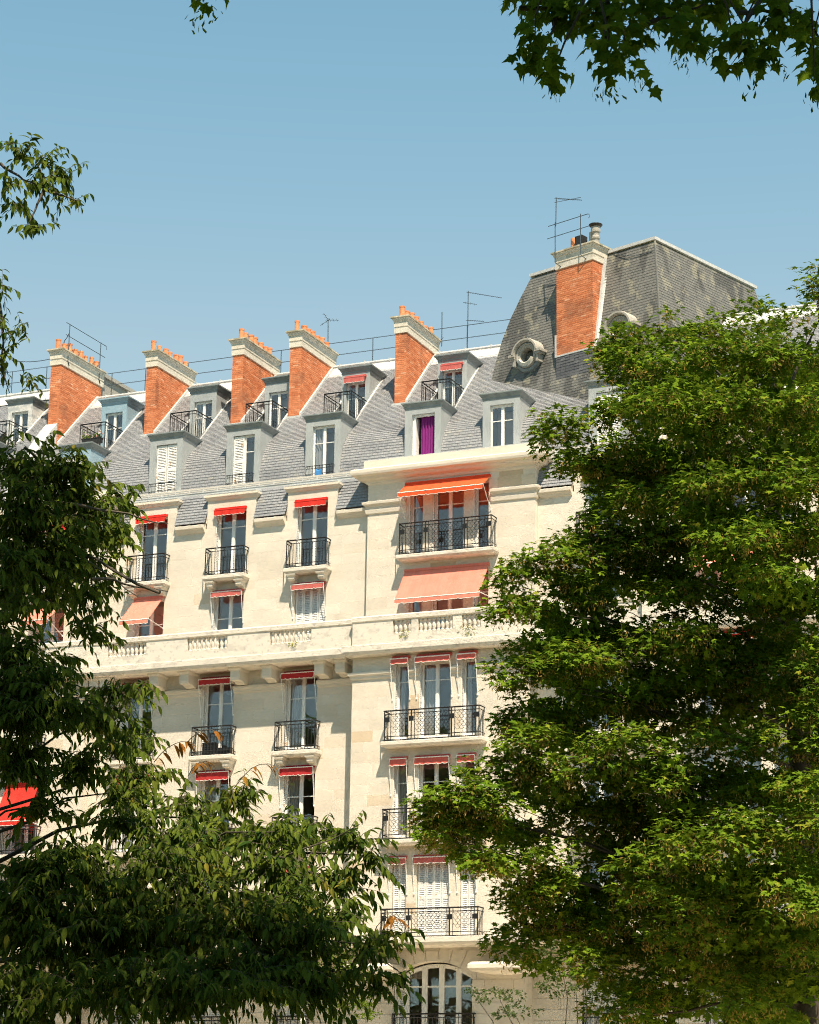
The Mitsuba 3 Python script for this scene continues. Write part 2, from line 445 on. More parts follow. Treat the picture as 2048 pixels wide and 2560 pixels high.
add_wall('wall', LB, sbox(PAV[0], 0.1, PAV[1], 7.58), rects(COLS[:1], FLOORS_LOW[:1]), 10, **GZ)
# upper walls; the top windows of the wings rise through the eaves as stone dormers
def upper(x0, x1, cols):
    return unary_union([sbox(x0, ZB, x1, 22.0)] + [sbox(c - 0.935, 21.9, c + 0.935, 23.02) for c in cols])
add_wall('wall', UW, upper(PAV[1], BAY[0], WING[:3]), rects(WING[:3], FLOORS_UP), 11)
add_wall('wall', UB, sbox(BAY[0], ZB, BAY[1], 23.15), trio(TRIO, FLOORS_UP), 12, sides=[(BAY[0], BAY[0] + 0.3, UB + 0.345, 67.9, ZB, 23.15), (BAY[1] - 0.3, BAY[1], UB + 0.345, 67.9, ZB, 23.15)])
add_wall('wall', UW, upper(BAY[1], BAY2[0], WING[3:]), rects(WING[3:], FLOORS_UP), 13)
add_wall('wall', UB, sbox(BAY2[0], ZB, BAY2[1], 23.15), trio(TRIO2, FLOORS_UP), 14, sides=[(BAY2[0], BAY2[0] + 0.3, UB + 0.345, 67.9, ZB, 23.15)])
add_wall('wall', UB, sbox(PAV[0], ZB, PAV[1], 23.15), rects(COLS[:1], FLOORS_UP), 15, sides=[(PAV[1] - 0.3, PAV[1], UB + 0.345, 67.9, ZB, 23.15)])

# the 300 stones that show largest are parts, the rest one part
def shows(s):
    st, Y, d, k = s; x0, z0, x1, z1 = st.bounds
    vis = (x0 > -41.0 and x1 < -25.2 and z0 > 10.5 - (x0 > -31.3) * 4)
    return st.area * (10 if vis else 1)
STONES.sort(key=shows, reverse=True)
for st, Y, d, k in STONES[:300]:
    m = MB(); stone_mesh(st, Y, m, d); put('stone', m, 'stone', k)
m = MB()
for st, Y, d, k in STONES[300:]:
    stone_mesh(st, Y, m, d)
put('stonework', m, 'stone', BLD, kind='stuff')

# end walls, rear and rooms
m = MB(); m.box(-45.75, -45.45, 66.35, 80, 0, 23.3); m.box(-11.3, -11.0, 66.4, 80, 0, 23.3); m.box(-45.4, -11.35, 79.7, 80, 0, 23.3)
put('side_wall', m, 'stone', BLD)
m = MB(); m.box(-45.4, -11.4, 71.0, 71.1, 0, 23.6)
for z in (4.3, 7.68, 10.72, 13.82, 16.92, 20.12, 23.62):
    m.box(-45.4, -11.4, 67.06 + 0.45 * (z > 16), 70.98, z - 0.12, z)
for x in (-41.3, -38.06, -34.97, -31.6, -25.0, -21.6, -15.0):
    m.box(x - 0.06, x + 0.06, 67.5, 70.98, 0.1, 23.4)
put('room_interior', m, 'room', BLD)

# ---------------------------------------------------------------- mouldings
def corn(prof, x0, x1, yw, yb, ends=(1, 1), mat='stone', name='cornice'):
    m = MB(); m.cornice(prof, x0, x1, yw, yb, ends, uv=(0.62, 0.3)); return put(name, m, mat, BLD)

STR = [(0.0, 16.07), (0.05, 16.10), (0.06, 16.17), (0.12, 16.22), (0.13, 16.29), (0.02, 16.33)]
def broken(prof, x0, x1, gaps, yw, yb, ends, name='string_course'):
    xs = [x0] + [e for g in sorted(gaps) for e in g] + [x1]
    for i in range(0, len(xs), 2):
        if xs[i + 1] - xs[i] > 0.02:
            m = MB(); m.cornice(prof, xs[i], xs[i + 1], yw, yb, (ends[0] if i == 0 else 0, ends[1] if i == len(xs) - 2 else 0), uv=(0.62, 0.3))
            put(name, m, 'stone', BLD)
gap = lambda cs: [(c - HW - 0.01, c + HW + 0.01) for c in cs]
tgap = lambda tr: [(a - 0.01, b + 0.01) for a, b in tr]
broken(STR, PAV[1], BAY[0], gap(WING[:3]), LW, LW + 0.2, (0, 0)); broken(STR, *BAY, tgap(TRIO), LB, LW, (1, 1))
broken(STR, BAY[1], BAY2[0], gap(WING[3:]), LW, LW + 0.2, (0, 0)); broken(STR, *BAY2, tgap(TRIO2), LB, LW, (1, 0)); broken(STR, *PAV, gap(COLS[:1]), LB, LW, (0, 1))
# upper string course and eaves moulding
S5 = [(0.0, 21.84), (0.05, 21.87), (0.07, 21.99), (0.045, 22.02), (0.06, 22.10), (0.15, 22.17), (0.16, 22.25), (0.02, 22.30)]
broken(S5, *BAY, [(-29.85, -26.83)], UB, UW + 0.1, (1, 1)); broken(S5, *BAY2, [(-19.87, -16.85)], UB, UW + 0.1, (1, 0)); broken(S5, *PAV, gap(COLS[:1]), UB, UW + 0.1, (0, 1))
EA = [(0.0, 21.86), (0.06, 21.90), (0.10, 21.95), (0.19, 22.02), (0.20, 22.12), (0.0, 22.2)]
lg = lambda cs: [(c - 0.99, c + 0.99) for c in cs]
broken(EA, PAV[1], BAY[0] - 0.16, lg(WING[:3]), UW, UW + 0.2, (1, 1), 'eaves_cornice'); broken(EA, BAY[1] + 0.16, BAY2[0] - 0.16, lg(WING[3:]), UW, UW + 0.2, (1, 1), 'eaves_cornice')
# cornices over the bays, with a plain blocking course
BC = [(0.0, 22.86), (0.05, 22.90), (0.07, 22.97), (0.24, 23.02), (0.30, 23.10), (0.44, 23.13), (0.46, 23.20), (0.46, 23.30), (0.40, 23.34)]
for x0, x1, e in ((*BAY, (1, 1)), (*BAY2, (1, 0)), (*PAV, (0, 1))):
    corn(BC, x0, x1, UB, 67.9, e)
    corn([(0.12, 23.345), (0.12, 23.68), (0.05, 23.70)], x0, x1, UB, 68.0, e, name='blocking_course')
    m = MB(); m.box(x0 - 0.1 * e[0], x1 + 0.1 * e[1], UB - 0.08, 68.2, 23.66, 23.715); put('flashing', m, 'zinc_white', BLD)
LC = [(0.0, 22.98), (0.04, 23.0), (0.08, 23.07), (0.11, 23.09), (0.11, 23.17), (0.0, 23.2)]
for c in WING:
    corn(LC, c - 0.935, c + 0.935, UW, 67.5, name='window_cornice')
    m = MB(); m.box(c - 0.95, c + 0.95, UW - 0.07, 67.6, 23.195, 23.215); put('flashing', m, 'zinc', BLD)
    for s in (-1, 1):        # stepped shoulder stones at the foot of each stone dormer
        m = MB(); m.box(*sorted((c + s * 0.936, c + s * 1.10)), UW + 0.002, UW + 0.3, 22.2, 22.33); m.box(*sorted((c + s * 0.936, c + s * 1.02)), UW + 0.002, UW + 0.3, 22.332, 22.48)
        put('shoulder_stone', m, 'stone', BLD)

# ---------------------------------------------------------------- long balcony
BF, BFB = 65.80, 65.62
def slab(x0, x1, yf, yb, z0, z1, name='balcony_slab', e=(1, 1), mat='stone_worn'):
    m = MB(); h = z1 - z0
    m.cornice([(-0.07, z0), (-0.02, z0 + h * 0.22), (0.0, z0 + h * 0.35), (0.0, z1 - 0.015), (-0.015, z1)], x0, x1, yf, yb, e, uv=(0.5, 0.3)); return put(name, m, mat, BLD)
for x0, x1, yf, e in ((PAV[1] + 0.15, BAY[0] - 0.2, BF, (0, 0)), (BAY[0] - 0.2, BAY[1] + 0.2, BFB, (1, 1)), (BAY[1] + 0.2, BAY2[0] - 0.2, BF, (0, 0)), (BAY2[0] - 0.2, BAY2[1], BFB, (1, 0)), (PAV[0], PAV[1] + 0.15, BFB, (0, 1))):
    slab(x0, x1, yf - 0.07, 67.3, 16.81, 17.12, e=e)
BAL = [(0.075, 0), (0.075, 0.03), (0.05, 0.05), (0.045, 0.08), (0.07, 0.16), (0.065, 0.22), (0.045, 0.30), (0.042, 0.35), (0.07, 0.38), (0.07, 0.44)]
def balustrade(x0, x1, yf, groups, n, lab=None, e=(0, 0)):
    k = key_for('balustrade', BLD); tag(k, lab)
    m = MB(); m.box(x0, x1, yf, yf + 0.20, 17.12, 17.42, uv=(0.55, 0.3))
    xs = [x0] + [v for g in groups for v in g] + [x1]
    for i in range(0, len(xs), 2):
        m.box(xs[i], xs[i + 1], yf + 0.002, yf + 0.198, 17.42, 17.88, uv=(0.6, 0.3))
    put('plinth', m, 'stone_worn', k)
    m = MB(); m.cornice([(0.0, 17.87), (0.035, 17.90), (0.04, 18.03), (0.0, 18.07)], x0, x1, yf, yf + 0.24, e, uv=(0.5, 0.3)); put('coping', m, 'stone_worn', k)
    for g in groups:
        c = round((g[1] - g[0]) / n)
        for j in range(c):
            m = MB(); m.lathe(BAL, (g[0] + (j + 0.5) * (g[1] - g[0]) / c, yf + 0.1, 17.43), 10); put('baluster', m, 'stone_worn', k, smooth=40)
balustrade(PAV[1] + 0.15, BAY[0] + 0.15, BF, [(c - 0.76, c + 0.76) for c in WING[:3]], 0.172)
balustrade(BAY[0] - 0.02 + 0.17, BAY[1] + 0.05, BFB, [(-29.68, -29.03), (-28.80, -27.60), (-27.29, -26.64)], 0.158, 'stone balustrade of the bay with yellow weeds', (1, 1))
balustrade(BAY[1] + 0.05, BAY2[0] - 0.05, BF, [(c - 0.76, c + 0.76) for c in WING[3:]], 0.172)
balustrade(BAY2[0] - 0.05, BAY2[1], BFB, [(a + 9.98, b + 9.98) for a, b in ((-29.68, -29.03), (-28.80, -27.60), (-27.29, -26.64))], 0.158, e=(1, 0))
balustrade(PAV[0], PAV[1] + 0.15, BFB, [(-44.2, -42.7)], 0.172, e=(0, 1))

def corbel(xc, w, yw, yf, zt, h):
    m = MB(); x0, x1 = xc - w / 2, xc + w / 2
    m.prism([(yw + 0.05, zt), (yf, zt), (yf, zt - h * 0.78), (yf + 0.03, zt - h), (yf + (yw - yf) * 0.45, zt - h), (yf + (yw - yf) * 0.62, zt - h - 0.06), (yw + 0.05, zt - h - 0.08)], 0, x0, x1, uv=(0.6, 0.3))
    m.cornice([(0.0, zt - 0.1), (0.05, zt - 0.05), (0.06, zt - 0.004)], x0, x1, yf, yw, uv=(0.6, 0.3))
    put('corbel', m, 'stone', BLD)
for x in [c + s * 0.96 for c in WING for s in (-1, 1)] + [-31.72, -40.97, -24.9, -21.75]:
    corbel(x, 0.34, LW, 66.02, 16.81, 0.42)

# ---------------------------------------------------------------- windows
def window(x0, x1, z0, z1, yw, leaves=2, transom=0.29, curtain=None, shutter=None, reveal=0.22, fold=True, lab=None, sill=True):
    """A tall casement set back in its reveal. curtain: None, 'left', 'both', 'full'; shutter: None or the closed share; fold: louvred leaves folded into the left reveal."""
    k = key_for('window', BLD); tag(k, lab)
    y = yw + reveal; zt = z1 - (z1 - z0) * transom; W = 0.065
    m = MB(); x0i, x1i = x0 + 0.012, x1 - 0.012
    m.box(x0i, x0i + W, y, y + 0.07, z0, z1); m.box(x1i - W, x1i, y, y + 0.07, z0, z1); m.box(x0i + W, x1i - W, y, y + 0.07, z1 - 0.085, z1 - 0.004); m.box(x0i + W, x1i - W, y, y + 0.07, z0, z0 + 0.13)
    xm = (x0 + x1) / 2
    if leaves == 2:
        m.box(xm - 0.062, xm + 0.062, y - 0.012, y + 0.06, z0 + 0.13, z1 - 0.085)
        m.box(xm - 0.02, xm + 0.02, y - 0.026, y - 0.012, z0 + 0.13, z1 - 0.085)
    m.box(x0i + W, x1i - W, y + 0.008, y + 0.05, zt - 0.014, zt + 0.014)
    put('frame', m, 'white', k)
    spans = [(x0i + W, xm - 0.062), (xm + 0.062, x1i - W)] if leaves == 2 else [(x0i + W, x1i - W)]
    for a, b in spans:
        for c, d in ((z0 + 0.13, zt - 0.014), (zt + 0.014, z1 - 0.085)):
            tx, tz = rng.normal(0, 0.0035, 2)     # panes never hang quite true, so each mirrors a slightly other piece of sky
            m = MB(); m.quad((a, y + 0.03 + tx * (a - b) / 2 + tz, c), (b, y + 0.03 - tx * (a - b) / 2 + tz, c), (b, y + 0.03 - tx * (a - b) / 2 - tz, d), (a, y + 0.03 + tx * (a - b) / 2 - tz, d)); put('pane', m, 'glass', k)
    if curtain:
        for side in {'left': ((x0 + 0.05, x0 + 0.05 + (x1 - x0) * 0.34),), 'both': ((x0 + 0.05, x0 + (x1 - x0) * 0.3), (x1 - (x1 - x0) * 0.3, x1 - 0.05)), 'full': ((x0 + 0.05, x1 - 0.05),), 'half': ((x0 + 0.05, xm),)}[curtain]:
            n = max(8, int((side[1] - side[0]) / 0.02)); xs = np.linspace(*side, n)
            ph = rng.uniform(0, 6); ys = y + 0.15 + 0.03 * np.sin(xs * 55 + ph) + 0.015 * np.sin(xs * 23 + ph)
            v = np.vstack([np.column_stack([xs, ys, np.full(n, z0 + 0.1)]), np.column_stack([xs, ys, np.full(n, z1 - 0.05)])])
            m = MB(); m.add(v, [[i, i + 1, n + i + 1, n + i] for i in range(n - 1)]); put('curtain', m, 'curtain', k, smooth=True)
    if fold and leaves == 2 and not shutter:
        m = MB(); louvre(m, yw + 0.012, y - 0.02, z0 + 0.05, z1 - 0.05, x0 + 0.03, axis=0); put('folded_shutter', m, 'shutter', k)
    if fold and leaves == 1 and not shutter:
        m = MB(); louvre(m, yw + 0.012, y - 0.03, z0 + 0.05, z1 - 0.05, x0 + 0.025, axis=0); put('folded_shutter', m, 'shutter', k)
    if shutter:
        n = 4 if leaves == 2 else 2
        for j in range(n):
            a = x0 + 0.02 + (x1 - x0 - 0.04) * j / n; b = x0 + 0.02 + (x1 - x0 - 0.04) * (j + 1) / n
            if (j + 0.5) / n > shutter:
                continue
            m = MB(); louvre(m, a + 0.004, b - 0.004, z0 + 0.03, z1 - 0.03, yw + 0.10 + 0.012 * (j % 2), axis=1); put('shutter', m, 'shutter', k)
    if sill:
        m = MB(); m.box(x0 - 0.0, x1 + 0.0, yw + 0.01, y + 0.02, z0 - 0.03, z0 + 0.012); put('sill', m, 'stone_worn', k)
    return k


def louvre(m, a, b, z0, z1, at, axis):
    """A metal louvred leaf: frame and slats. axis=1: leaf in the x-z plane at y=at; axis=0: in the y-z plane at x=at."""
    def bx(p, q, d0, d1, za, zb):
        m.box(*((p, q, at + d0, at + d1) if axis == 1 else (at - d1, at - d0, p, q)), za, zb, uv=(0.5, 0.5))
    w = min(0.045, (b - a) * 0.2); n = int((z1 - z0) / 0.06)
    bx(a, a + w, 0, 0.025, z0, z1); bx(b - w, b, 0, 0.025, z0, z1)
    for z in (z0, (z0 + z1) / 2 - 0.05, z1 - 0.1):
        bx(a + w, b - w, 0, 0.025, z, z + 0.1)
    h = (z1 - z0 - 0.1) / n
    for i in range(n):
        z = z0 + 0.1 + i * h
        p, q = a + w, b - w
        v = [(p, at + 0.004, z), (q, at + 0.004, z), (q, at + 0.028, z + h * 0.86), (p, at + 0.028, z + h * 0.86)]
        if axis == 0:
            v = [(at - (Y - at), X, Z) for X, Y, Z in v]
        m.add(v, [[0, 1, 2, 3]], (0.5, 0.5))

def rail_bars(k, x0, x1, yf, yw, z0, z1, mat='iron', gap=0.125):
    """Wrought rail: front and two returns with double top and foot rails, corner posts and plain bars."""
    def side(name, pts):
        m = MB(); (xa, ya), (xb, yb) = pts; L = math.hypot(xb - xa, yb - ya); P3 = lambda t, z: (xa + (xb - xa) * t, ya + (yb - ya) * t, z)
        for z, r in ((z1, 0.024), (z1 - 0.11, 0.014), (z0 + 0.14, 0.014), (z0 + 0.03, 0.016)):
            m.tube([P3(0, z), P3(1, z)], r, 4)
        n = max(2, round(L / gap))
        for i in range(n + 1):
            t = i / n; r = 0.021 if i in (0, n) else 0.0115
            m.tube([P3(t, z0 - 0.03 if i in (0, n) else z0 + 0.03), P3(t, z1 if i in (0, n) or i % 3 == 0 else z1 - 0.11)], r, 4)
        put(name, m, mat, k)
    side('front_panel', ((x0, yf), (x1, yf))); side('side_panel', ((x0, yf), (x0, yw))); side('side_panel', ((x1, yf), (x1, yw)))


def scale_panel(m, x0, x1, y, z0, z1):
    n = max(2, round((x1 - x0) / 0.125)); w = (x1 - x0) / n; h = w * 0.62; rows = int((z1 - z0) / h)
    for r in range(rows):
        off = 0.5 * (r % 2); z = z1 - r * h
        for i in range(n - (r % 2)):
            c = x0 + (i + 0.5 + off) * w; a = np.linspace(math.pi, 2 * math.pi, 7)
            m.tube(np.column_stack([c + w / 2 * np.cos(a), np.full(7, y), z + w * 0.5 * np.sin(a)]), 0.0075, 3, cap=False)


def bay_rail(x0, x1, tr, yf, yw, z0, z1):
    k = key_for('balcony_railing', BLD)
    m = MB()
    for z, r in ((z1, 0.023), (z1 - 0.11, 0.014), (z0 + 0.15, 0.014), (z0 + 0.03, 0.015)):
        m.tube([(x0, yf, z), (x1, yf, z)], r, 4); m.tube([(x0, yf, z), (x0, yw, z)], r, 4); m.tube([(x1, yf, z), (x1, yw, z)], r, 4)
    put('rail', m, 'iron', k)
    mids = [x0 + 0.02, x0 + (x1 - x0) * 0.29, x0 + (x1 - x0) * 0.71, x1 - 0.02]
    for i, c in enumerate(mids):
        m = MB()
        for d in ((0.0, 0.12, 0.22) if i == 0 else (-0.22, -0.12, 0.0) if i == 3 else (-0.11, 0.0, 0.11)):
            m.tube([(c + d, yf, z0 - 0.03 if d == 0 else z0 + 0.03), (c + d, yf, z1)], 0.020 if d == 0 else 0.0125, 4)
        p = (c - 0.02, c + 0.2) if i == 0 else (c - 0.2, c + 0.02) if i == 3 else (c - 0.1, c + 0.1)
        m.box(p[0] + 0.02, p[1] - 0.02, yf - 0.006, yf + 0.006, z1 - 0.36, z1 - 0.20)
        put('upright', m, 'iron', k)
    m = MB()
    for x in (x0, x1):
        for y in np.linspace(yf, yw, 5)[1:-1]:
            m.tube([(x, y, z0 + 0.03), (x, y, z1 - 0.11)], 0.008, 4)
    put('side_bars', m, 'iron', k)
    for a, b in zip(mids, mids[1:]):
        m = MB(); first, last = a == mids[0], b == mids[-1]
        scale_panel(m, a + (0.24 if first else 0.13), b - (0.24 if last else 0.13), yf, z0 + 0.16, z1 - 0.12); put('scale_panel', m, 'iron', k)


# small balconies of the single windows
def balconet(c, yw, zf, rail_top, p=0.45, corbels=True):
    slab(c - 0.80, c + 0.80, yw - p, yw + 0.05, zf - 0.26, zf - 0.07, 'balcony_slab')
    if corbels:
        for s in (-1, 1):
            corbel(c + s * 0.55, 0.22, yw, yw - p + 0.10, zf - 0.262, 0.22)
    k = key_for('balcony_railing', BLD)
    rail_bars(k, c - 0.725, c + 0.725, yw - p + 0.07, yw + 0.02, zf - 0.07, rail_top)
for c in COLS:
    lo, up = (LB, UB) if c == COLS[0] else (LW, UW)
    balconet(c, up, 20.3, 21.18)
    balconet(c, lo, 14.05, 14.94); balconet(c, lo, 10.95, 11.82)
    k = key_for('balcony_railing', BLD); rail_bars(k, c - 0.725, c + 0.725, lo - 0.36, lo + 0.02, 7.81, 8.68)
    k = key_for('balcony_railing', BLD); rail_bars(k, c - 0.56, c + 0.56, lo + 0.02, lo + 0.14, 4.7, 5.55)
for tr, o in ((TRIO, 0), (TRIO2, 9.98)):
    x0, x1 = -29.93 + o, -26.62 + o
    for yw, zf, zr in ((UB, 20.3, 21.30), (LB, 14.0, 14.92), (LB, 10.9, 11.80)):
        slab(x0 - 0.07, x1 + 0.07, yw - 0.46, yw + 0.05, zf - 0.22, zf - 0.05); bay_rail(x0 + 0.02, x1 - 0.02, tr, yw - 0.42, yw + 0.02, zf - 0.05, zr)
    bay_rail(x0 + 0.02, x1 - 0.02, tr, LB - 0.42, LB + 0.02, 7.82, 8.70)
# band over the ground storey
SL = [(0.0, 7.45), (0.1, 7.50), (0.12, 7.56), (0.0, 7.56)]
for x0, x1, yf, e in ((PAV[1], BAY[0], LW, (0, 0)), (*BAY, LB, (1, 1)), (BAY[1], BAY2[0], LW, (0, 0)), (*BAY2, LB, (1, 0)), (*PAV, LB, (0, 1))):
    slab(x0 - 0.6 * e[0] + 0.601 * (1 - e[0]), x1 + 0.6 * e[1] - 0.601 * (1 - e[1]), LB - 1.15, 67.0, 7.53, 7.77, 'first_floor_ledge', e)

# windows: upper storeys
for c, cu5, cu4, sh4, f4 in ((-43.45, 'both', None, None, True), (-39.6, None, None, None, True), (-36.52, None, None, None, True), (-33.43, None, None, 1.0, False), (-23.13, None, None, None, True)):
    yw = UB if c == COLS[0] else UW
    window(c - HW, c + HW, *FLOORS_UP[1], yw, 2, 0.27, cu5); window(c - HW, c + HW, *FLOORS_UP[0], yw, 2, 0.34, cu4, sh4, fold=f4)
for c, cu in zip(COLS, ((None, 'both', None), (None, 'left', None), (None, 'left', 'both'), ('left', 'left', 'both'), (None, None, None))):
    yw = LB if c == COLS[0] else LW
    for (a, b), q, tr in zip(FLOORS_LOW[3:0:-1], cu, (0.30, 0.34, 0.32)):
        window(c - HW, c + HW, a, b, yw, 2, tr, q)
    window(c - HW, c + HW, *FLOORS_LOW[0], yw, 2, 0.3, None, 1.0)
for o, show in ((0, True), (9.98, False)):
    for i, (a, b) in enumerate(TRIO):
        n = 2 if i == 1 else 1
        window(a + o, b + o, *FLOORS_UP[1], UB, n, 0.29, None if i else 'left', None); window(a + o, b + o, *FLOORS_UP[0], UB, n, 0.3, 'both' if i != 1 else None)
        window(a + o, b + o, *FLOORS_LOW[3], LB, n, 0.24, ('left', 'half', 'left')[i]); window(a + o, b + o, *FLOORS_LOW[2], LB, n, 0.28, ('full', None, None)[i])
        window(a + o, b + o, *FLOORS_LOW[1], LB, n, 0.28, None, 1.0)
# ground-floor arched window
def arch_window(o):
    k = key_for('arched_window', BLD); y = LB + 0.36; c = ARCH_C + o
    x0, x1 = c - ARCH_HW + 0.34, c + ARCH_HW - 0.02; xs = np.linspace(x0, x1, 5)
    top = lambda x: ac - 0.05 + math.sqrt(max(AR * AR - (x - c) ** 2, 0.1))
    m = MB()
    for i, x in enumerate(xs):
        w = 0.055 if i in (0, 4) else 0.085
        m.box(x - w, x + w, y, y + 0.08, 3.6, top(x) - 0.02)
    m.box(x0, x1, y + 0.01, y + 0.06, 6.36, 6.41)
    for a, b in zip(xs, xs[1:]):
        tt = np.linspace(a, b, 8); v = [(x, y + d, top(x) - h) for h in (0.0, 0.12) for d in (0.002, 0.07) for x in tt]
        n = 8; m.add(v, [[i, i + 1, 2 * n + i + 1, 2 * n + i] for i in range(n - 1)] + [[2 * n + i, 2 * n + i + 1, 3 * n + i + 1, 3 * n + i] for i in range(n - 1)])
    put('frame', m, 'white', k)
    for a, b in zip(xs, xs[1:]):
        m = MB(); m.quad((a + 0.05, y + 0.05, 3.6), (b - 0.05, y + 0.05, 3.6), (b - 0.05, y + 0.05, 6.36), (a + 0.05, y + 0.05, 6.36)); put('pane', m, 'glass', k)
        tt = np.linspace(a + 0.05, b - 0.05, 6); v = [(x, y + 0.05, 6.41) for x in tt] + [(x, y + 0.05, top(x) - 0.1) for x in tt]
        m = MB(); m.add(v, [[i, i + 1, 6 + i + 1, 6 + i] for i in range(5)]); put('pane', m, 'glass', k)
    m = MB(); louvre(m, LB + 0.10, y - 0.02, 3.7, 6.4, c - ARCH_HW + 0.06, 0); louvre(m, c - ARCH_HW + 0.06, c - ARCH_HW + 0.3, 3.7, 6.35, y - 0.03, 1); put('shutter', m, 'shutter', k)
    rk = key_for('balcony_railing', BLD); rail_bars(rk, c - ARCH_HW + 0.05, c + ARCH_HW + 0.1, LB - 0.12, LB + 0.05, 4.6, 5.54)
    # voussoirs, proud of the wall, and the rounded impost blocks on both sides
    for i, t in enumerate(np.linspace(math.radians(54), math.radians(126), 8)[:-1]):
        t1 = t + math.radians(72 / 7); g = 0.010
        def pt(r, a): return (c + r * math.cos(a), ac + r * math.sin(a))
        zt = 7.44
        poly = [pt(AR + 0.004, t + g / AR), pt(AR + 0.004, (t + t1) / 2), pt(AR + 0.004, t1 - g / AR)]
        for a in (t1 - g / AR, t + g / AR):
            r = (zt - ac) / math.sin(a); poly.append((c + min(r, AR + 0.9) * math.cos(a), min(zt, ac + min(r, AR + 0.9) * math.sin(a))))
        m = MB(); m.prism(poly, 1, LB - 0.03, LB + 0.2, uv=(rng.uniform(0.2, 0.7), 0.3)); put('voussoir', m, 'stone', BLD)
    for a, b in ((BAY[0] + o + 0.15, c - ARCH_HW - 0.06), (c + ARCH_HW + 0.06, BAY[1] + o - 0.12)):
        m = MB(); m.cornice([(0.0, 6.68), (0.70, 6.70), (0.95, 6.74), (1.04, 6.82), (1.04, 6.93), (0.95, 7.01), (0.0, 7.06)], a + 1.25, b - 0.62, LB - 0.001, LB + 0.1, (1, 1), uv=(0.7, 0.3)); put('impost_block', m, 'stone', BLD)
arch_window(0); arch_window(9.98)

# ---------------------------------------------------------------- awnings: each a thing of its own
def awning(label, x0, x1, yw, zt, out, drop, mat, val=0.17, arms='none', arm_z=None, group=None, scal=7):
    k = thing('awning', label, 'awning', group)
    m = MB(); yf = yw - out; n = 9
    ts = np.linspace(0, 1, n); sag = 0.02 * np.sin(np.pi * ts) * min(1, out)
    v = np.vstack([np.column_stack([np.full(n, x), yw - 0.05 - (out - 0.05) * ts, zt - drop * ts - sag]) for x in np.linspace(x0, x1, 7)])
    m.add(v, [[i * n + j, (i + 1) * n + j, (i + 1) * n + j + 1, i * n + j + 1] for i in range(6) for j in range(n - 1)])
    put('canopy', m, mat, k, smooth=True)
    m = MB(); q = scal * 8; xs = np.linspace(x0, x1, q + 1); zb = zt - drop - val - 0.022 * np.abs(np.sin(np.linspace(0, scal * np.pi, q + 1))) - 0.01 * rng.random() 
    ys = yf - 0.006 + 0.006 * np.sin(xs * 23)
    v = np.vstack([np.column_stack([xs, np.full(q + 1, yf), np.full(q + 1, zt - drop)]), np.column_stack([xs, ys, zb])])
    m.add(v, [[i, i + 1, q + 1 + i + 1, q + 1 + i] for i in range(q)]); put('valance', m, mat, k)
    m = MB(); m.tube(np.column_stack([xs, ys - 0.003, zb]), 0.008, 4); put('trim', m, 'white', k)
    m = MB(); m.tube([(x0 - 0.02, yf, zt - drop + 0.005), (x1 + 0.02, yf, zt - drop + 0.005)], 0.017, 5); put('front_bar', m, 'white' if arms != 'none' else mat, k)
    m = MB(); m.box(x0 - 0.01, x1 + 0.01, yw - 0.09, yw - 0.002, zt - 0.03, zt + 0.055); put('roller', m, mat, k)
    if arms != 'none':
        for x in (x0 - 0.015, x1 + 0.015):
            m = MB(); m.tube([(x, yf, zt - drop + 0.005), (x, yw - 0.015, arm_z)], 0.013, 5); m.box(x - 0.02, x + 0.02, yw - 0.04, yw - 0.001, arm_z - 0.03, arm_z + 0.03); put('arm', m, 'white', k)
    return k
L = 'rolled-up awnings'
awning('bright red rolled-up awning over the eaves window nearest the left tree', -40.22, -39.05, UW, 22.62, 0.14, 0.04, 'cloth_red')
awning('bright red rolled-up awning over the middle of three eaves windows left of the bay', -37.12, -35.93, UW, 22.62, 0.14, 0.04, 'cloth_red')
awning('bright red rolled-up awning over the eaves window nearest the bay on its left', -34.03, -32.85, UW, 22.62, 0.14, 0.04, 'cloth_red')
awning('red rolled-up awning over the top window at the left edge, behind leaves', -44.05, -42.86, UB, 22.62, 0.14, 0.04, 'cloth_red')
awning('red rolled-up awning over the eaves window right of the bay, behind the maple', -23.73, -22.53, UW, 22.62, 0.14, 0.04, 'cloth_red')
awning('narrow coral awning let down on white arms above the balustrade, beside the left tree', -40.15, -39.02, UW, 19.72, 1.02, 0.98, 'cloth_coral', 0.12, 'drop', 18.62)
awning('dusty red rolled-up awning with white arms over a blue-glazed window behind the long balustrade', -37.08, -35.93, UW, 19.72, 0.22, 0.05, 'cloth_pink', 0.15, 'up', 18.6)
awning('dusty red rolled-up awning with white arms over the window with closed white louvred shutters', -34.02, -32.84, UW, 19.72, 0.24, 0.05, 'cloth_pink', 0.15, 'up', 18.6)
awning('wide bright orange-red awning tilted out over the topmost window of the bay', -29.86, -26.86, UB, 22.74, 0.68, 0.46, 'cloth_orange', 0.12, 'drop', 21.60, scal=12)
awning('wide faded coral awning let far down over the balustrade of the bay', -29.84, -26.88, UB, 19.78, 0.84, 1.12, 'cloth_coral', 0.12, 'drop', 18.7, scal=12)
awning('coral awning let down at the left edge, half hidden by dark leaves', -44.05, -42.9, UB, 19.78, 1.0, 0.8, 'cloth_coral', 0.14, 'drop', 18.6)
awning('deep red awning let steeply down low at the left edge, seen between dark leaves', -44.15, -42.86, LB, 13.3, 0.75, 1.35, 'cloth_red', 0.13, 'drop', 11.9)
awning('coral awning let down over a balcony behind the maple crown on the right', -19.88, -16.9, UB, 19.80, 1.12, 0.92, 'cloth_coral', 0.14, 'drop', 18.7, scal=12)
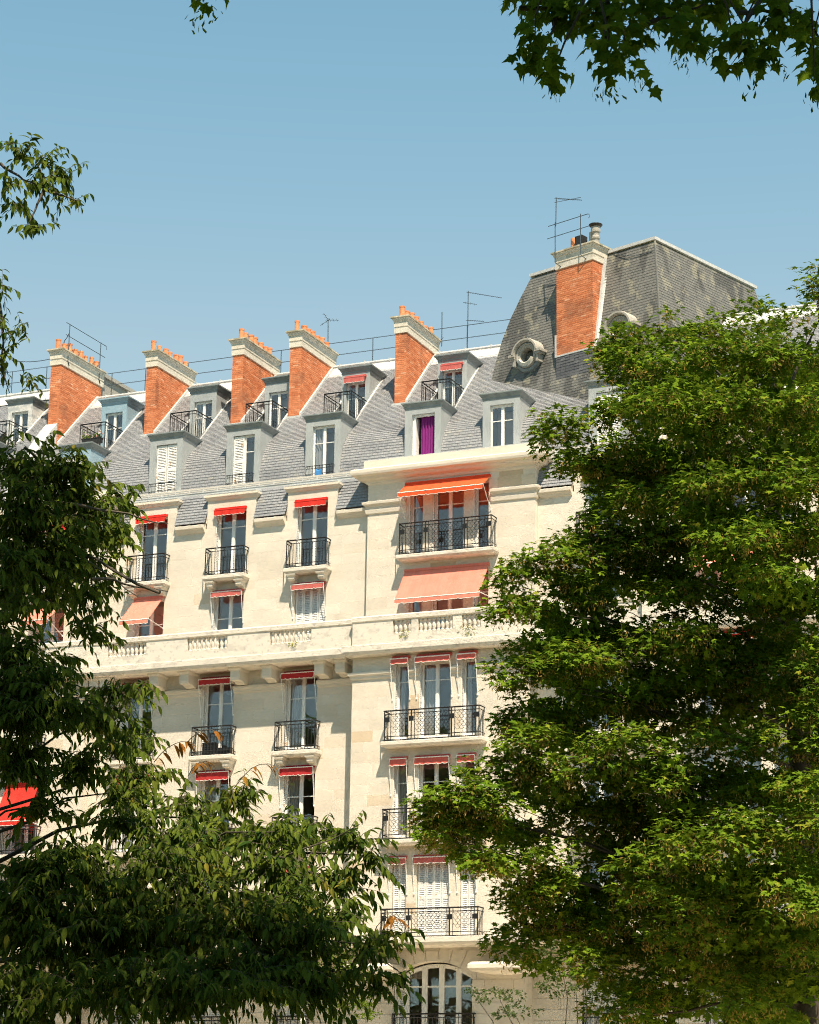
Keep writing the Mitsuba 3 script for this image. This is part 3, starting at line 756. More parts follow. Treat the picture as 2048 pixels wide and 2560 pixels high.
for c, where in zip(WING[:3], ('the window beside the left tree', 'the window with black boxes', 'the window under the paired corbels')):
    awning('dark red awning with thin white arms over ' + where, c - 0.60, c + 0.58, LW, 16.62, 0.30, 0.06, 'cloth_dark', 0.17, 'up', 15.35)
for c, where in zip(WING[:3], ('beside the left tree, hidden in leaves', 'behind the tips of the left tree, centre left', 'nearest the bay, with a white net curtain')):
    awning('dark red scalloped awning over the window ' + where, c - 0.62, c + 0.57, LW, 13.48, 0.18, 0.03, 'cloth_dark', 0.24, 'up', 12.2)
awning('dusty red awning seen through leaves left of the bay, lowest on the wing', -34.05, -32.86, LW, 10.3, 0.15, 0.03, 'cloth_pink', 0.2, 'up', 9.2)
pos = ('left narrow', 'wide middle', 'right narrow')
for (a, b), p in zip(TRIO, pos):
    awning(f'light red white-framed awning over the bay\'s {p} window just under the long balcony', a - 0.05, b + 0.03, LB, 16.70, 0.24, 0.07, 'cloth_light', 0.15, 'up', 15.35, scal=max(3, round((b - a) / 0.18)))
for (a, b), p in zip(TRIO, pos):
    awning(f'red scalloped awning over the bay\'s {p} window, second storey below the long balcony', a - 0.05, b + 0.0, LB, 13.45, 0.17, 0.03, 'cloth_light', 0.2, 'up', 12.3, scal=max(3, round((b - a) / 0.18)))
for (a, b), p in zip(TRIO, pos):
    awning(f'faded pink awning over the bay\'s {p} shuttered window, lowest row of awnings', a - 0.05, b + 0.03, LB, 10.33, 0.15, 0.03, 'cloth_pink', 0.17, 'up', 9.2, scal=max(3, round((b - a) / 0.18)))
for (a, b), p in zip(TRIO2, pos):
    awning(f'red awning glimpsed through the maple over the {p} window of the right-hand bay', a - 0.05, b + 0.03, LB, 16.70, 0.24, 0.07, 'cloth_red', 0.15, 'up', 15.35, scal=max(3, round((b - a) / 0.18)))

# ---------------------------------------------------------------- mansard roof
PROF = np.array([(67.84, 23.45), (67.92, 24.15), (68.12, 24.80), (68.45, 25.25), (68.85, 25.62), (72.30, 29.05)])   # y, z
SEG = np.linalg.norm(np.diff(PROF, axis=0), axis=1); CUM = np.concatenate([[0], np.cumsum(SEG)])
def prof(s):
    i = int(np.clip(np.searchsorted(CUM, s) - 1, 0, len(SEG) - 1)); t = (s - CUM[i]) / SEG[i]
    p = PROF[i] + (PROF[i + 1] - PROF[i]) * t; d = (PROF[i + 1] - PROF[i]) / SEG[i]
    return p, np.array([-d[1], d[0]])           # point, outward normal (towards the street and up)
DORM = [-43.38, -39.6, -36.52, -33.43, -29.70, -26.86, -23.13, -19.7, -16.9]
UPD = DORM[:5] + [-23.13]
CHIM = [(-41.79, -41.36), (-38.19, -37.75), (-35.85, -35.40), (-31.70, -31.27)]
def cuts_at(y, z, base):
    c = []
    if base:
        if 23.3 < z < 25.93:
            c += [(d - 0.66, d + 0.66) for d in DORM]
        if z >= 25.93 and y < 71.2:
            c += [(d - 0.57, d + 0.57) for d in UPD]
        if y > 69.95:
            c += [(a - 0.01, b + 0.01) for a, b in CHIM]
    return c
def free(x0, x1, cs):
    out, x = [], x0
    for a, b in sorted(cs):
        if a > x:
            out.append((x, min(a, x1)))
        x = max(x, b)
    if x < x1:
        out.append((x, x1))
    return [(a, b) for a, b in out if b - a > 0.02]
def slate_roof(x0, x1, dz, base, expo=0.112, w=0.21, lim=None):
    st = []; deck = MB(); k = 0; s = 0.0; top = CUM[-1]
    while s < top - 0.3:
        p, nn = prof(s); q, n2 = prof(min(s + expo * 1.25, top)); q0, _ = prof(min(s + expo, top))
        for a, b in free(x0, x1, cuts_at(p[0], p[1], base)):
            deck.quad((a, p[0] - nn[0] * 0.02, p[1] - nn[1] * 0.02 + dz), (b, p[0] - nn[0] * 0.02, p[1] - nn[1] * 0.02 + dz), (b, q0[0] - nn[0] * 0.02, q0[1] - nn[1] * 0.02 + dz), (a, q0[0] - nn[0] * 0.02, q0[1] - nn[1] * 0.02 + dz))
            xs = np.arange(math.floor(a / w) * w + (k % 2) * w / 2 - w, b + w, w); xs = np.clip(xs, a, b); xs = np.unique(np.round(xs, 4))
            for xa, xb in zip(xs, xs[1:]):
                if xb - xa < 0.02:
                    continue
                t = 0.024 + rng.uniform(0, 0.004); tilt = rng.uniform(-0.002, 0.002); e = 0.003; dl = rng.uniform(-0.003, 0.003)
                pa = p - (q - p) / np.linalg.norm(q - p) * dl
                f = lambda pt, nv, o, x: (x, pt[0] + nv[0] * o, pt[1] + nv[1] * o + dz)
                v = [f(pa, nn, t + tilt, xa + e), f(pa, nn, t - tilt, xb - e), f(q, nn, 0.002, xb - e), f(q, nn, 0.002, xa + e), f(pa, nn, -0.01, xa + e), f(pa, nn, -0.01, xb - e)]
                st.append((s, xa, v, (float(np.clip(rng.normal(0.5, 0.25), 0, 1)), float(rng.random()))))
        s += expo * (1.0 if s < CUM[4] else 0.92); k += 1
    return st, deck
def put_slates(st, deck, holder, mat, parts):
    F = [[0, 1, 2, 3], [4, 5, 1, 0]]
    st = sorted(st, key=lambda a: (not (-38.9 < a[1] < -25.6 and a[0] < 2.4), a[0]))
    for s, x, v, uv in st[:parts]:
        m = MB(); m.add(v, F, uv); put('slate', m, mat, holder)
    m = MB()
    for s, x, v, uv in st[parts:]:
        m.add(v, F, uv)
    put('slates', m, mat, holder, kind='stuff'); put('deck', deck, 'deck', holder)
ROOF = key_for('roof', BLD)
put_slates(*slate_roof(-45.6, -11.0, 0, True), ROOF, 'slate', 300)
# steep slate strip between the stone dormers at the eaves
STRIP = [(67.02, 22.2), (67.46, 23.32)]
m = MB(); dk = MB()
for x0, x1, cs in ((PAV[1], BAY[0], WING[:3]), (BAY[1], BAY2[0], WING[3:])):
    for i in range(10):
        y, z = [STRIP[0][j] + (STRIP[1][j] - STRIP[0][j]) * i / 10 for j in (0, 1)]; y2, z2 = [STRIP[0][j] + (STRIP[1][j] - STRIP[0][j]) * (i + 1.2) / 10 for j in (0, 1)]
        for a, b in free(x0, x1, [(c - 0.94, c + 0.94) for c in cs]):
            xs = np.unique(np.round(np.clip(np.arange(a - 0.4 + 0.1 * (i % 2), b + 0.3, 0.2), a, b), 4))
            for xa, xb in zip(xs, xs[1:]):
                if xb - xa < 0.02: continue
                t = 0.029 + rng.uniform(0, 0.006)
                m.add([(xa + 0.003, y - t, z + 0.004), (xb - 0.003, y - t, z + 0.004), (xb - 0.003, y2 - 0.002, z2), (xa + 0.003, y2 - 0.002, z2), (xa + 0.003, y + 0.01, z), (xb - 0.003, y + 0.01, z)], [[0, 1, 2, 3], [4, 5, 1, 0]], (float(np.clip(rng.normal(0.5, 0.25), 0, 1)), float(rng.random())))
            dk.quad((a, y + 0.02, z), (b, y + 0.02, z), (b, y2 + 0.02, z2), (a, y2 + 0.02, z2))
put('eaves_slates', m, 'slate', ROOF, kind='stuff'); put('eaves_deck', dk, 'deck', ROOF)
for x0, x1 in ((PAV[1] + 0.4, BAY[0] - 0.3), (BAY[1] + 0.3, BAY2[0] - 0.3)):
    m = MB(); m.cornice([(0.0, 23.26), (0.03, 23.28), (0.035, 23.40), (0.06, 23.42), (0.06, 23.455), (0.0, 23.46)], x0, x1, 67.50, 67.86, (0, 0)); put('gutter_band', m, 'zinc_white', ROOF)
    m = MB(); a = np.linspace(math.pi, 2 * math.pi, 7); pr = [(67.58 + 0.075 * math.cos(t), 23.555 + 0.075 * math.sin(t)) for t in a]
    m.add([(x, y, z) for x in (x0, x1) for y, z in pr], [[i, i + 1, 7 + i + 1, 7 + i] for i in range(6)]); put('gutter', m, 'zinc', ROOF)
    m = MB()
    for x in np.arange(x0 + 0.2, x1, 0.55):
        m.box(x - 0.018, x + 0.018, 67.495, 67.70, 23.47, 23.57)
    put('gutter_hook', m, 'zinc_white', ROOF)
# zinc ridge and the rear slope
def ridge(x0, x1, dz, holder):
    m = MB(); m.quad((x0, 71.95, 28.73 + dz), (x1, 71.95, 28.73 + dz), (x1, 72.5, 29.27 + dz), (x0, 72.5, 29.27 + dz)); m.tube([(x0, 72.56, 29.33 + dz), (x1, 72.56, 29.33 + dz)], 0.075, 8)
    for x in np.arange(x0 + 0.5, x1, 1.0):
        m.box(x - 0.015, x + 0.015, 72.46, 72.66, 29.28 + dz, 29.42 + dz)
    m.quad((x0, 72.6, 29.3 + dz), (x1, 72.6, 29.3 + dz), (x1, 80, 23.2 + dz), (x0, 80, 23.2 + dz)); put('ridge', m, 'zinc_white', holder)
ridge(-45.6, -11.0, 0, ROOF)
m = MB(); m.box(-45.5, -11.0, 72.6, 72.65, 23.6, 29.2); m.box(-45.5, -11.0, 70.0, 72.6, 25.84, 25.9)
for x in (-41.6, -38.0, -35.6, -31.5, -28.0, -25.0, -21.0): m.box(x - 0.05, x + 0.05, 69.7, 72.6, 23.6, 26.1)
put('attic_interior', m, 'room', ROOF)

# ---------------------------------------------------------------- dormers
def dormer(c, hw, yf, yb, z0, zt, op, mat='zinc', shutter=None, curtain=None, holder=None, corn_h=0.24, over=0.09, lab=None, flat=None, rail=False, mats_c='zinc_dark', right_only=0.0):
    """Zinc-clad dormer: front with an opening op = (x0, x1, z0, z1), cheeks, moulded cornice and flat top."""
    k = key_for('dormer', holder or BLD); tag(k, lab)
    solid = sbox(c - hw, z0, c + hw, zt - corn_h + 0.02).difference(sbox(op[0], op[2], op[1], op[3]))
    m = MB(); m.add(*extrude_xz(solid, yf, 0.14))
    put('front', m, mat, k)
    for x in (c - hw, c + hw - 0.06):
        m = MB(); m.box(x, x + 0.06, yf + 0.142, yb, z0, zt - corn_h + 0.01); put('cheek', m, mat, k)
    h = corn_h; z = zt - h
    m = MB(); m.cornice([(0.0, z), (0.018, z + 0.02), (0.02, z + 0.07), (over * 0.55, z + 0.12), (over, z + h - 0.05), (over + 0.02, z + h - 0.045), (over + 0.02, z + h)], c - hw, c + hw, yf, yb); put('cornice', m, mats_c, k)
    if flat:
        m = MB(); m.box(c - hw, c + hw, yf + 0.05, flat, zt - 0.04, zt + 0.02); put('flat_roof', m, 'zinc', k)
    # casement
    x0, x1, a, b = op; y = yf + 0.10; W = 0.05; xm = (x0 + x1) / 2
    if shutter != 1.0:
        m = MB(); m.box(x0, x0 + W, y, y + 0.06, a, b); m.box(x1 - W, x1, y, y + 0.06, a, b); m.box(x0 + W, x1 - W, y, y + 0.06, b - 0.07, b); m.box(x0 + W, x1 - W, y, y + 0.06, a, a + 0.1)
        zt2 = b - (b - a) * 0.32; opened = bool(curtain) and curtain[1] == 'purple'
        if opened:
            m.box(x0 + 0.055, x0 + 0.10, y - 0.02, y + 0.30, a + 0.02, b - 0.07); put('window_frame', m, 'white', k)
    if shutter != 1.0 and not opened:
        m.box(xm - 0.05, xm + 0.05, y - 0.01, y + 0.05, a + 0.1, b - 0.07); m.box(x0 + W, x1 - W, y + 0.006, y + 0.045, zt2 - 0.013, zt2 + 0.013); put('window_frame', m, 'white', k)
        for p, q in ((x0 + W, xm - 0.05), (xm + 0.05, x1 - W)):
            if shutter and p < x0 + 0.3 and shutter < 0.7: continue
            for e, f in ((a + 0.1, zt2), (zt2, b - 0.07)):
                m = MB(); t = rng.normal(0, 0.003); m.quad((p, y + 0.03 + t, e), (q, y + 0.03 + t, e), (q, y + 0.03 - t, f), (p, y + 0.03 - t, f)); put('pane', m, 'glass', k)
    m = MB(); m.box(x0 - 0.5, x1 + 0.5, y + 1.1, y + 1.15, a, b + 0.1); put('backdrop_wall', m, 'room', k)
    if shutter:
        n = 2
        for j in range(n):
            if (j + 0.5) / n > shutter: continue
            m = MB(); louvre(m, x0 + (x1 - x0) * j / n + 0.01, x0 + (x1 - x0) * (j + 1) / n - 0.01, a + 0.02, b - 0.02, yf + 0.055, 1); put('shutter', m, 'shutter', k)
    if curtain:
        side, cm = curtain; xa, xb = {'left': (x0 + 0.04, xm - 0.02), 'mid': (x0 + 0.26, x1 - 0.05), 'both': (x0 + 0.04, x1 - 0.04)}[side]
        xs = np.linspace(xa, xb, 20); ys = y + 0.10 + 0.035 * np.sin(xs * 60); n = 20
        v = np.vstack([np.column_stack([xs, ys, np.full(n, a)]), np.column_stack([xs, ys, np.full(n, b - 0.03)])]); m = MB(); m.add(v, [[i, i + 1, n + i + 1, n + i] for i in range(n - 1)]); put('curtain', m, cm, k, smooth=True)
    if rail:
        rk = key_for('railing', k); m = MB()
        for z, r in ((24.02, 0.014), (23.93, 0.009), (23.74, 0.009)):
            m.tube([(x0 - 0.16, yf - 0.14, z), (x1 + 0.03, yf - 0.14, z)], r, 4)
        for x in np.linspace(x0 - 0.16, x1 + 0.03, 9): m.tube([(x, yf - 0.14, 23.68), (x, yf - 0.14, 24.02)], 0.008, 4)
        for x in (x0 - 0.16, x1 + 0.03):
            for z in (24.02, 23.74): m.tube([(x, yf - 0.14, z), (x, yf + 0.05, z)], 0.010, 4)
        scene[rk] = mikit.ply(m.mesh(), 'mat_iron', smooth=False, uv=m.uv())
    return k
YD = 67.84
spec = [(1.0, None, 'zinc_blue', False), (1.0, None, 'zinc', True), (0.5, None, 'zinc', True), (None, ('left', 'curtain'), 'zinc', True), (None, ('mid', 'purple'), 'zinc', False), (None, None, 'zinc', False), (1.0, None, 'zinc', False), (None, None, 'zinc', False), (None, None, 'zinc', False)]
DL = ['lower roof dormer in blue-grey paint with closed white shutters', 'lower roof dormer with rust-stained closed white shutters', 'lower roof dormer with one white shutter closed', 'lower roof dormer with its window open', 'lower roof dormer with a purple curtain', 'lower roof dormer with a closed two-leaf window', None, None, None]
LOWER = []
for c, (sh, cu, mt, rl), lb in zip(DORM, spec, DL):
    hb = 23.55 if c not in (DORM[0], DORM[4], DORM[5], DORM[7], DORM[8]) else 23.72
    LOWER.append(dormer(c, 0.66, YD, 69.4, 23.5, 25.90, (c - 0.40, c + 0.44, hb + 0.06, 25.48), mt, sh, cu, lab=lb, flat=70.4 if c in UPD else None, rail=rl))
for i, c in enumerate(UPD):
    blue = i == 0
    dk = dormer(c, 0.545, 70.36, 72.3, 25.93, 28.42, (c - 0.37, c + 0.37, 26.0, 27.86), 'zinc_blue' if blue else 'zinc', None, ('left', 'curtain') if i == 1 else None, mats_c='zinc_blue' if blue else 'zinc_dark', over=0.10, lab='upper roof dormer in blue paint' if blue else None)
    # the recess in front of it: slated cheeks and zinc edging on the roof slope
    for s in (-1, 1):
        x = c + s * 0.575
        m = MB(); m.prism([(68.9, 25.86), (70.36, 25.86), (70.36, 27.1), (68.95, 25.70)], 0, x - 0.012, x + 0.012); put('recess_cheek', m, 'slate', dk)
        m = MB(); m.prism([(69.05, 25.83), (71.35, 28.11), (71.35, 28.17), (69.0, 25.84)], 0, x - 0.035, x + 0.035); put('edging', m, 'zinc_white', dk)
    rk = key_for('balcony_railing', BLD); rail_bars(rk, c - 0.55, c + 0.50, 68.98, 70.34, 25.93, 27.03, gap=0.145)
awning('faded pink scalloped awning over the upper roof dormer fourth from the left', -33.82, -33.02, 70.36, 28.02, 0.16, 0.04, 'cloth_pink', 0.17, 'none')
awning('faded pink scalloped awning over the upper roof dormer nearest the slate tower', -30.09, -29.29, 70.36, 28.02, 0.16, 0.04, 'cloth_pink', 0.17, 'none')

# ---------------------------------------------------------------- chimneys
def bricks(m, mo, x0, x1, y0, y1, z0, z1, faces='fr', lip=0.008):
    n = int(round((z1 - z0) / 0.073)); h = (z1 - z0) / n; j = 0.011
    mo.box(x0 + lip, x1 - lip, y0 + lip, y1 - lip, z0, z1)
    for i in range(n):
        za, zb = z0 + i * h + j / 2, z0 + (i + 1) * h - j / 2
        for face, a, b in (('f', x0, x1), ('r', y0, y1), ('l', y0, y1)):
            if face not in faces: continue
            off = (i % 2) * 0.115
            cs = np.unique(np.round(np.clip(np.concatenate([[a], np.arange(a + 0.115 + off, b, 0.23), [b]]), a, b), 4))
            for p, q in zip(cs, cs[1:]):
                if q - p < 0.03: continue
                pj, qj = p + (j / 2 if p > a else 0), q - (j / 2 if q < b else 0); o = rng.uniform(-0.003, 0.002)
                uv = (float(np.clip(rng.normal(0.45, 0.25), 0, 1)), float(rng.random()))
                if face == 'f': m.box(pj, qj, y0 + o, y0 + lip + 0.004, za, zb, uv)
                elif face == 'r': m.box(x1 - lip - 0.004, x1 + o, pj, qj, za, zb, uv)
                else: m.box(x0 + o, x0 + lip + 0.004, pj, qj, za, zb, uv)
def chimney(x0, x1, y0, y1, zb, zt, capz, npots, lab=None, seed=0, holder=None):
    r = np.random.default_rng(seed); k = key_for('chimney', holder or BLD); tag(k, lab)
    m, mo = MB(), MB(); bricks(m, mo, x0, x1, y0, y1, zb, zt, 'frl'); put('brickwork', m, 'brick', k, kind='stuff'); put('mortar_core', mo, 'mortar', k)
    h = capz - zt
    m = MB(); m.cornice([(0.0, zt - 0.01), (0.035, zt), (0.04, zt + h * 0.30), (0.012, zt + h * 0.31), (0.014, zt + h * 0.37), (0.045, zt + h * 0.39), (0.05, zt + h * 0.70), (0.08, zt + h * 0.75), (0.085, zt + h * 0.82), (0.12, zt + h * 0.89)], x0, x1, y0, y1 + 0.1); put('cap', m, 'cap', k)
    m = MB(); m.cornice([(0.13, zt + h * 0.895), (0.15, zt + h * 0.91), (0.145, zt + h), (0.03, zt + h + 0.02)], x0, x1, y0, y1 + 0.1); put('cap_slab', m, 'moss', k)
    for i in range(npots):
        y = y0 + 0.14 + (y1 - y0 - 0.3) * i / max(1, npots - 1) + r.uniform(-0.04, 0.04); hh = (0.42 if i == 0 else r.choice([0.36, 0.38, 0.43, 0.48])); rr = r.uniform(0.085, 0.105)
        m = MB(); m.lathe([(rr, 0), (rr * 0.93, hh * 0.85), (rr * 1.06, hh * 0.86), (rr * 1.08, hh), (rr * 0.8, hh), (rr * 0.75, hh * 0.6)], ((x0 + x1) / 2 + r.uniform(-0.05, 0.05), y, capz + 0.02), 14); put('pot', m, 'terracotta', k, smooth=40)
    return k
def flashing(x0, x1, ya, yb):
    m = MB(); m.prism([(ya, ya - 43.22), (yb, yb - 43.22), (yb, yb - 43.09), (ya, ya - 43.09)], 0, x0, x1); put('flashing', m, 'zinc_white', BLD)
for i, (a, b) in enumerate(CHIM):
    chimney(a, b, 69.9, 72.6, 26.5, 29.29, 29.90, 7, ('second', 'third', 'fourth', 'fifth')[i] + ' brick chimney from the left', 20 + i)
    flashing(b + 0.002, b + 0.075, 69.85, 72.35)
    m = MB(); m.box(a - 0.06, b + 0.06, 69.78, 69.895, 26.38, 26.66); put('flashing', m, 'zinc_white', BLD)
chimney(-45.97, -45.52, 69.9, 72.8, 26.6, 29.88, 30.50, 8, 'large leftmost brick chimney on the party wall', 30)
flashing(-45.518, -45.44, 69.9, 72.5)
m = MB(); m.box(-46.0, -45.6, 72.9, 76.5, 29.0, 30.35); m.box(-46.1, -45.5, 72.95, 76.6, 30.352, 30.5); put('party_wall_head', m, 'concrete', BLD)
# rendered coping of the party wall, curving down the slope below the leftmost chimney
o = 0.42; cp = [(PROF[i][0] - n[0], PROF[i][1] + n[1]) for i, n in enumerate([(0.42, 0.0), (0.42, 0.05), (0.40, 0.2), (0.34, 0.32), (0.3, 0.36)])] + [(69.5, 27.15), (69.9, 27.55)]
m = MB(); m.prism(cp + [(69.9, 26.4), (68.9, 25.4), (68.3, 23.4)], 0, -46.05, -45.55); put('party_wall_coping', m, 'render', BLD)

# ---------------------------------------------------------------- slate tower, turned 18 degrees
ta = math.radians(-18.4); TD = np.array([math.cos(ta), math.sin(ta), 0]); TM = np.array([-math.sin(ta), math.cos(ta), 0]); TP = np.array([-28.22, 70.57, 0.0])
def tw(v):
    v = np.asarray(v, float); return TP + v[:, :1] * TD + v[:, 1:2] * TM + v[:, 2:] * [0, 0, 1]
TZ = [(24.4, 0.70), (25.6, 0.40), (26.6, 0.18), (27.3, 0.03), (28.2, -0.13), (31.1, -0.66)]      # height, outward offset of the faces
def toff(z): return np.interp(z, [a for a, _ in TZ], [b for _, b in TZ])
TU0, TU1, TV1 = 0.18, 7.13, 7.25
TOWER = key_for('tower_roof', BLD); tag(TOWER, 'tall slate tower roof on the corner')
def tower_face(m, dk, which, expo=0.105, w=0.16):
    z = 24.6; k = 0
    while z < 30.98:
        z2 = min(z + expo * 1.25, 31.1); zq = min(z + expo, 31.1)
        def pt(s, zz, o):
            d = toff(zz)
            u0, u1, v1 = np.interp(zz, [24.4, 26.6, 27.3, 28.1, 28.8, 29.6, 30.3, 31.1], [-0.55, -0.25, -0.10, 0.02, 0.16, 0.42, 0.74, 1.16]), TU1 + d, TV1 + d
            if which == 'f': return (u0 + (u1 - u0) * s, -d - o, zz)
            if which == 'r': return (u1 + o, -d + (v1 + d) * s, zz)
            return (u0 - o, -d + (v1 + d) * s, zz)
        L = 7.0; n = int(L / w)
        ss = np.unique(np.round(np.clip((np.arange(-1, n + 2) + 0.5 * (k % 2)) / n, 0, 1), 4))
        dk.quad(pt(0, z, -0.03), pt(1, z, -0.03), pt(1, zq, -0.03), pt(0, zq, -0.03))
        for a, b in zip(ss, ss[1:]):
            t = 0.017 + rng.uniform(0, 0.004); e = 0.00025
            m.add([pt(a + e, z, t), pt(b - e, z, t + rng.uniform(-0.003, 0.003)), pt(b - e, z2, 0.002), pt(a + e, z2, 0.002), pt(a + e, z, -0.01), pt(b - e, z, -0.01)], [[0, 1, 2, 3], [4, 5, 1, 0]], (float(np.clip(rng.normal(0.5, 0.27), 0, 1)), float(rng.random())))
        z += expo; k += 1
m, dk = MB(), MB()
for f in 'frl': tower_face(m, dk, f)
put('slates', m.xf(tw), 'slate_old', TOWER, kind='stuff'); put('deck', dk.xf(tw), 'deck', TOWER)
d = toff(31.1); U0, U1, V0, V1 = 1.16, TU1 + d, -d, TV1 + d
m = MB(); m.box(U0 - 0.07, U1 + 0.07, V0 - 0.07, V0 + 0.25, 31.08, 31.19); m.box(U1 - 0.25, U1 + 0.072, V0 + 0.252, V1 + 0.07, 31.08, 31.188); m.box(U0 - 0.072, U0 + 0.25, V0 + 0.252, V1 + 0.07, 31.08, 31.186); m.box(U0 + 0.252, U1 - 0.252, V0 + 0.252, V1, 31.06, 31.13)
put('coping', m.xf(tw), 'zinc_white', TOWER)
m = MB(); m.tube([(TU1 + toff(z) + 0.012, -toff(z) - 0.012, z) for z in np.linspace(25, 31.06, 14)], 0.035, 5); put('hip_trim', m.xf(tw), 'slate_old', TOWER)
# chimney on the tower face, with a slate-clad pier under it
ck = key_for('chimney', BLD); tag(ck, 'tall broad brick chimney on the slate tower')
m, mo = MB(), MB(); bricks(m, mo, 2.90, 4.46, -0.14, 1.1, 27.52, 30.68, 'frl'); put('brickwork', m.xf(tw), 'brick', ck, kind='stuff'); put('mortar_core', mo.xf(tw), 'mortar', ck)
zt, h = 30.66, 0.62
m = MB(); m.cornice([(0.0, zt - 0.01), (0.035, zt), (0.04, zt + h * 0.30), (0.012, zt + h * 0.31), (0.014, zt + h * 0.37), (0.045, zt + h * 0.39), (0.05, zt + h * 0.70), (0.08, zt + h * 0.75), (0.085, zt + h * 0.82), (0.12, zt + h * 0.89)], 2.90, 4.46, -0.14, 1.2); put('cap', m.xf(tw), 'cap', ck)
m = MB(); m.cornice([(0.13, zt + h * 0.895), (0.15, zt + h * 0.91), (0.145, zt + h), (0.03, zt + h + 0.02)], 2.90, 4.46, -0.14, 1.2); put('cap_slab', m.xf(tw), 'moss', ck)
m = MB()
for i in range(14):
    z = 26.1 + i * 0.1
    for a in np.arange(2.9, 4.4, 0.195):
        t = 0.012 + rng.uniform(0, 0.012); m.add([(a, -0.16 - t, z), (a + 0.19, -0.16 - t, z), (a + 0.19, -0.162, z + 0.12), (a, -0.162, z + 0.12), (a, -0.15, z), (a + 0.19, -0.15, z)], [[0, 1, 2, 3], [4, 5, 1, 0]], (float(rng.random() * 0.3), float(rng.random() * 0.5)))
m.box(2.9, 4.46, -0.155, 0.9, 25.6, 27.5, (0.2, 0.2)); put('pier_slates', m.xf(tw), 'slate_dark', ck, kind='stuff')
m = MB(); m.box(2.86, 4.50, -0.19, 0.0, 27.48, 27.535); m.quad((4.468, -0.10, 27.5), (4.468, 0.66, 31.0), (4.62, 0.66, 31.0), (4.56, 0.06, 27.9)); m.prism([(-0.11, 27.5), (0.16, 27.5), (0.72, 30.9), (0.46, 30.9)], 0, 4.462, 4.50); m.box(2.83, 2.895, -0.16, -0.02, 27.5, 28.3)
put('flashing', m.xf(tw), 'zinc_white', ck)
for nm, mat, pr, u, v in (('pot', 'terracotta', [(0.10, 0), (0.095, 0.50), (0.08, 0.50), (0.075, 0.1)], 3.38, 0.2), ('flue_pipe', 'cap', [(0.075, 0), (0.075, 0.60), (0.06, 0.60), (0.06, 0.2)], 4.03, 0.35),
                           ('tall_pot', 'concrete', [(0.115, 0), (0.11, 0.22), (0.15, 0.26), (0.15, 0.33), (0.115, 0.37), (0.12, 0.46), (0.16, 0.50), (0.165, 0.60), (0.15, 0.66), (0.16, 0.70)], 4.30, 0.25)):
    m = MB(); m.lathe(pr, (u, v, 31.30), 16); put(nm, m.xf(tw), mat, ck, smooth=40)
m = MB(); m.lathe([(0.17, 0.0), (0.235, 0.07), (0.235, 0.09), (0.0, 0.10)], (4.30, 0.25, 31.99), 18); put('pot_hood', m.xf(tw), 'dark', ck, smooth=40)
m = MB(); m.box(3.56, 3.86, 0.05, 0.35, 31.28, 31.78); put('flue_box', m.xf(tw), 'dark', ck)
# round dormers with a hood moulding
def oculus(uc, zc, lab):
    k = key_for('round_dormer', BLD); tag(k, lab)
    def ring(m, prof, n=36, a0=0.0, a1=2 * math.pi, closed=True):
        g = np.linspace(a0, a1, n + 1); r = len(prof)
        v = np.array([(uc + R * math.cos(t), V, zc + R * math.sin(t)) for R, V in prof for t in g])
        m.add(v, [[i * (n + 1) + j, i * (n + 1) + j + 1, (i + 1) * (n + 1) + j + 1, (i + 1) * (n + 1) + j] for i in range(r - 1) for j in range(n)], (0.4, 0.3))
        if not closed:
            for j in (0, n):
                c = v[[i * (n + 1) + j for i in range(r)]]; m.add(np.vstack([c, c.mean(0)]), [[i, (i + 1) % r, r] for i in range(r)], (0.4, 0.3))
    m = MB(); ring(m, [(0.27, 0.35), (0.27, -0.16), (0.31, -0.20), (0.36, -0.20), (0.38, -0.24), (0.43, -0.24), (0.45, -0.20), (0.46, 0.5)]); put('ring', m.xf(tw), 'concrete', k, smooth=35)
    m = MB(); ring(m, [(0.455, -0.22), (0.47, -0.32), (0.50, -0.36), (0.56, -0.36), (0.575, -0.32), (0.58, 0.55), (0.46, 0.55)], 26, math.radians(8), math.radians(172), False)
    for s in (-1, 1):
        m.box(*sorted((uc + s * 0.45, uc + s * 0.70)), -0.34, 0.4, zc + 0.0, zc + 0.09); m.box(*sorted((uc + s * 0.46, uc + s * 0.64)), -0.30, 0.4, zc - 0.07, zc - 0.001); m.box(*sorted((uc + s * 0.46, uc + s * 0.56)), -0.26, 0.45, zc - 0.33, zc - 0.071)
    put('hood', m.xf(tw), 'concrete', k, smooth=35)
    m = MB(); ring(m, [(0.40, -0.245), (0.30, -0.30), (0.275, -0.28), (0.275, -0.2)], 16, math.radians(205), math.radians(335), False); put('sill', m.xf(tw), 'cap', k)
    m = MB(); ring(m, [(0.47, -0.15), (0.56, -0.12), (0.60, -0.02), (0.60, 0.4)], 20, math.radians(188), math.radians(352), False); put('apron', m.xf(tw), 'zinc_dark', k)
    m = MB(); g = np.linspace(0, 2 * math.pi, 25); m.add([(uc, 0.18, zc)] + [(uc + 0.272 * math.cos(t), 0.18, zc + 0.272 * math.sin(t)) for t in g], [[0, i, i + 1] for i in range(1, 25)], (0.5, 0.3)); put('pane', m.xf(tw), 'zinc_white' if uc < 3 else 'room', k)
oculus(1.62, 27.86, 'lower left round stone dormer on the slate tower'); oculus(5.60, 27.90, 'round stone dormer right of the tower chimney, half behind leaves')

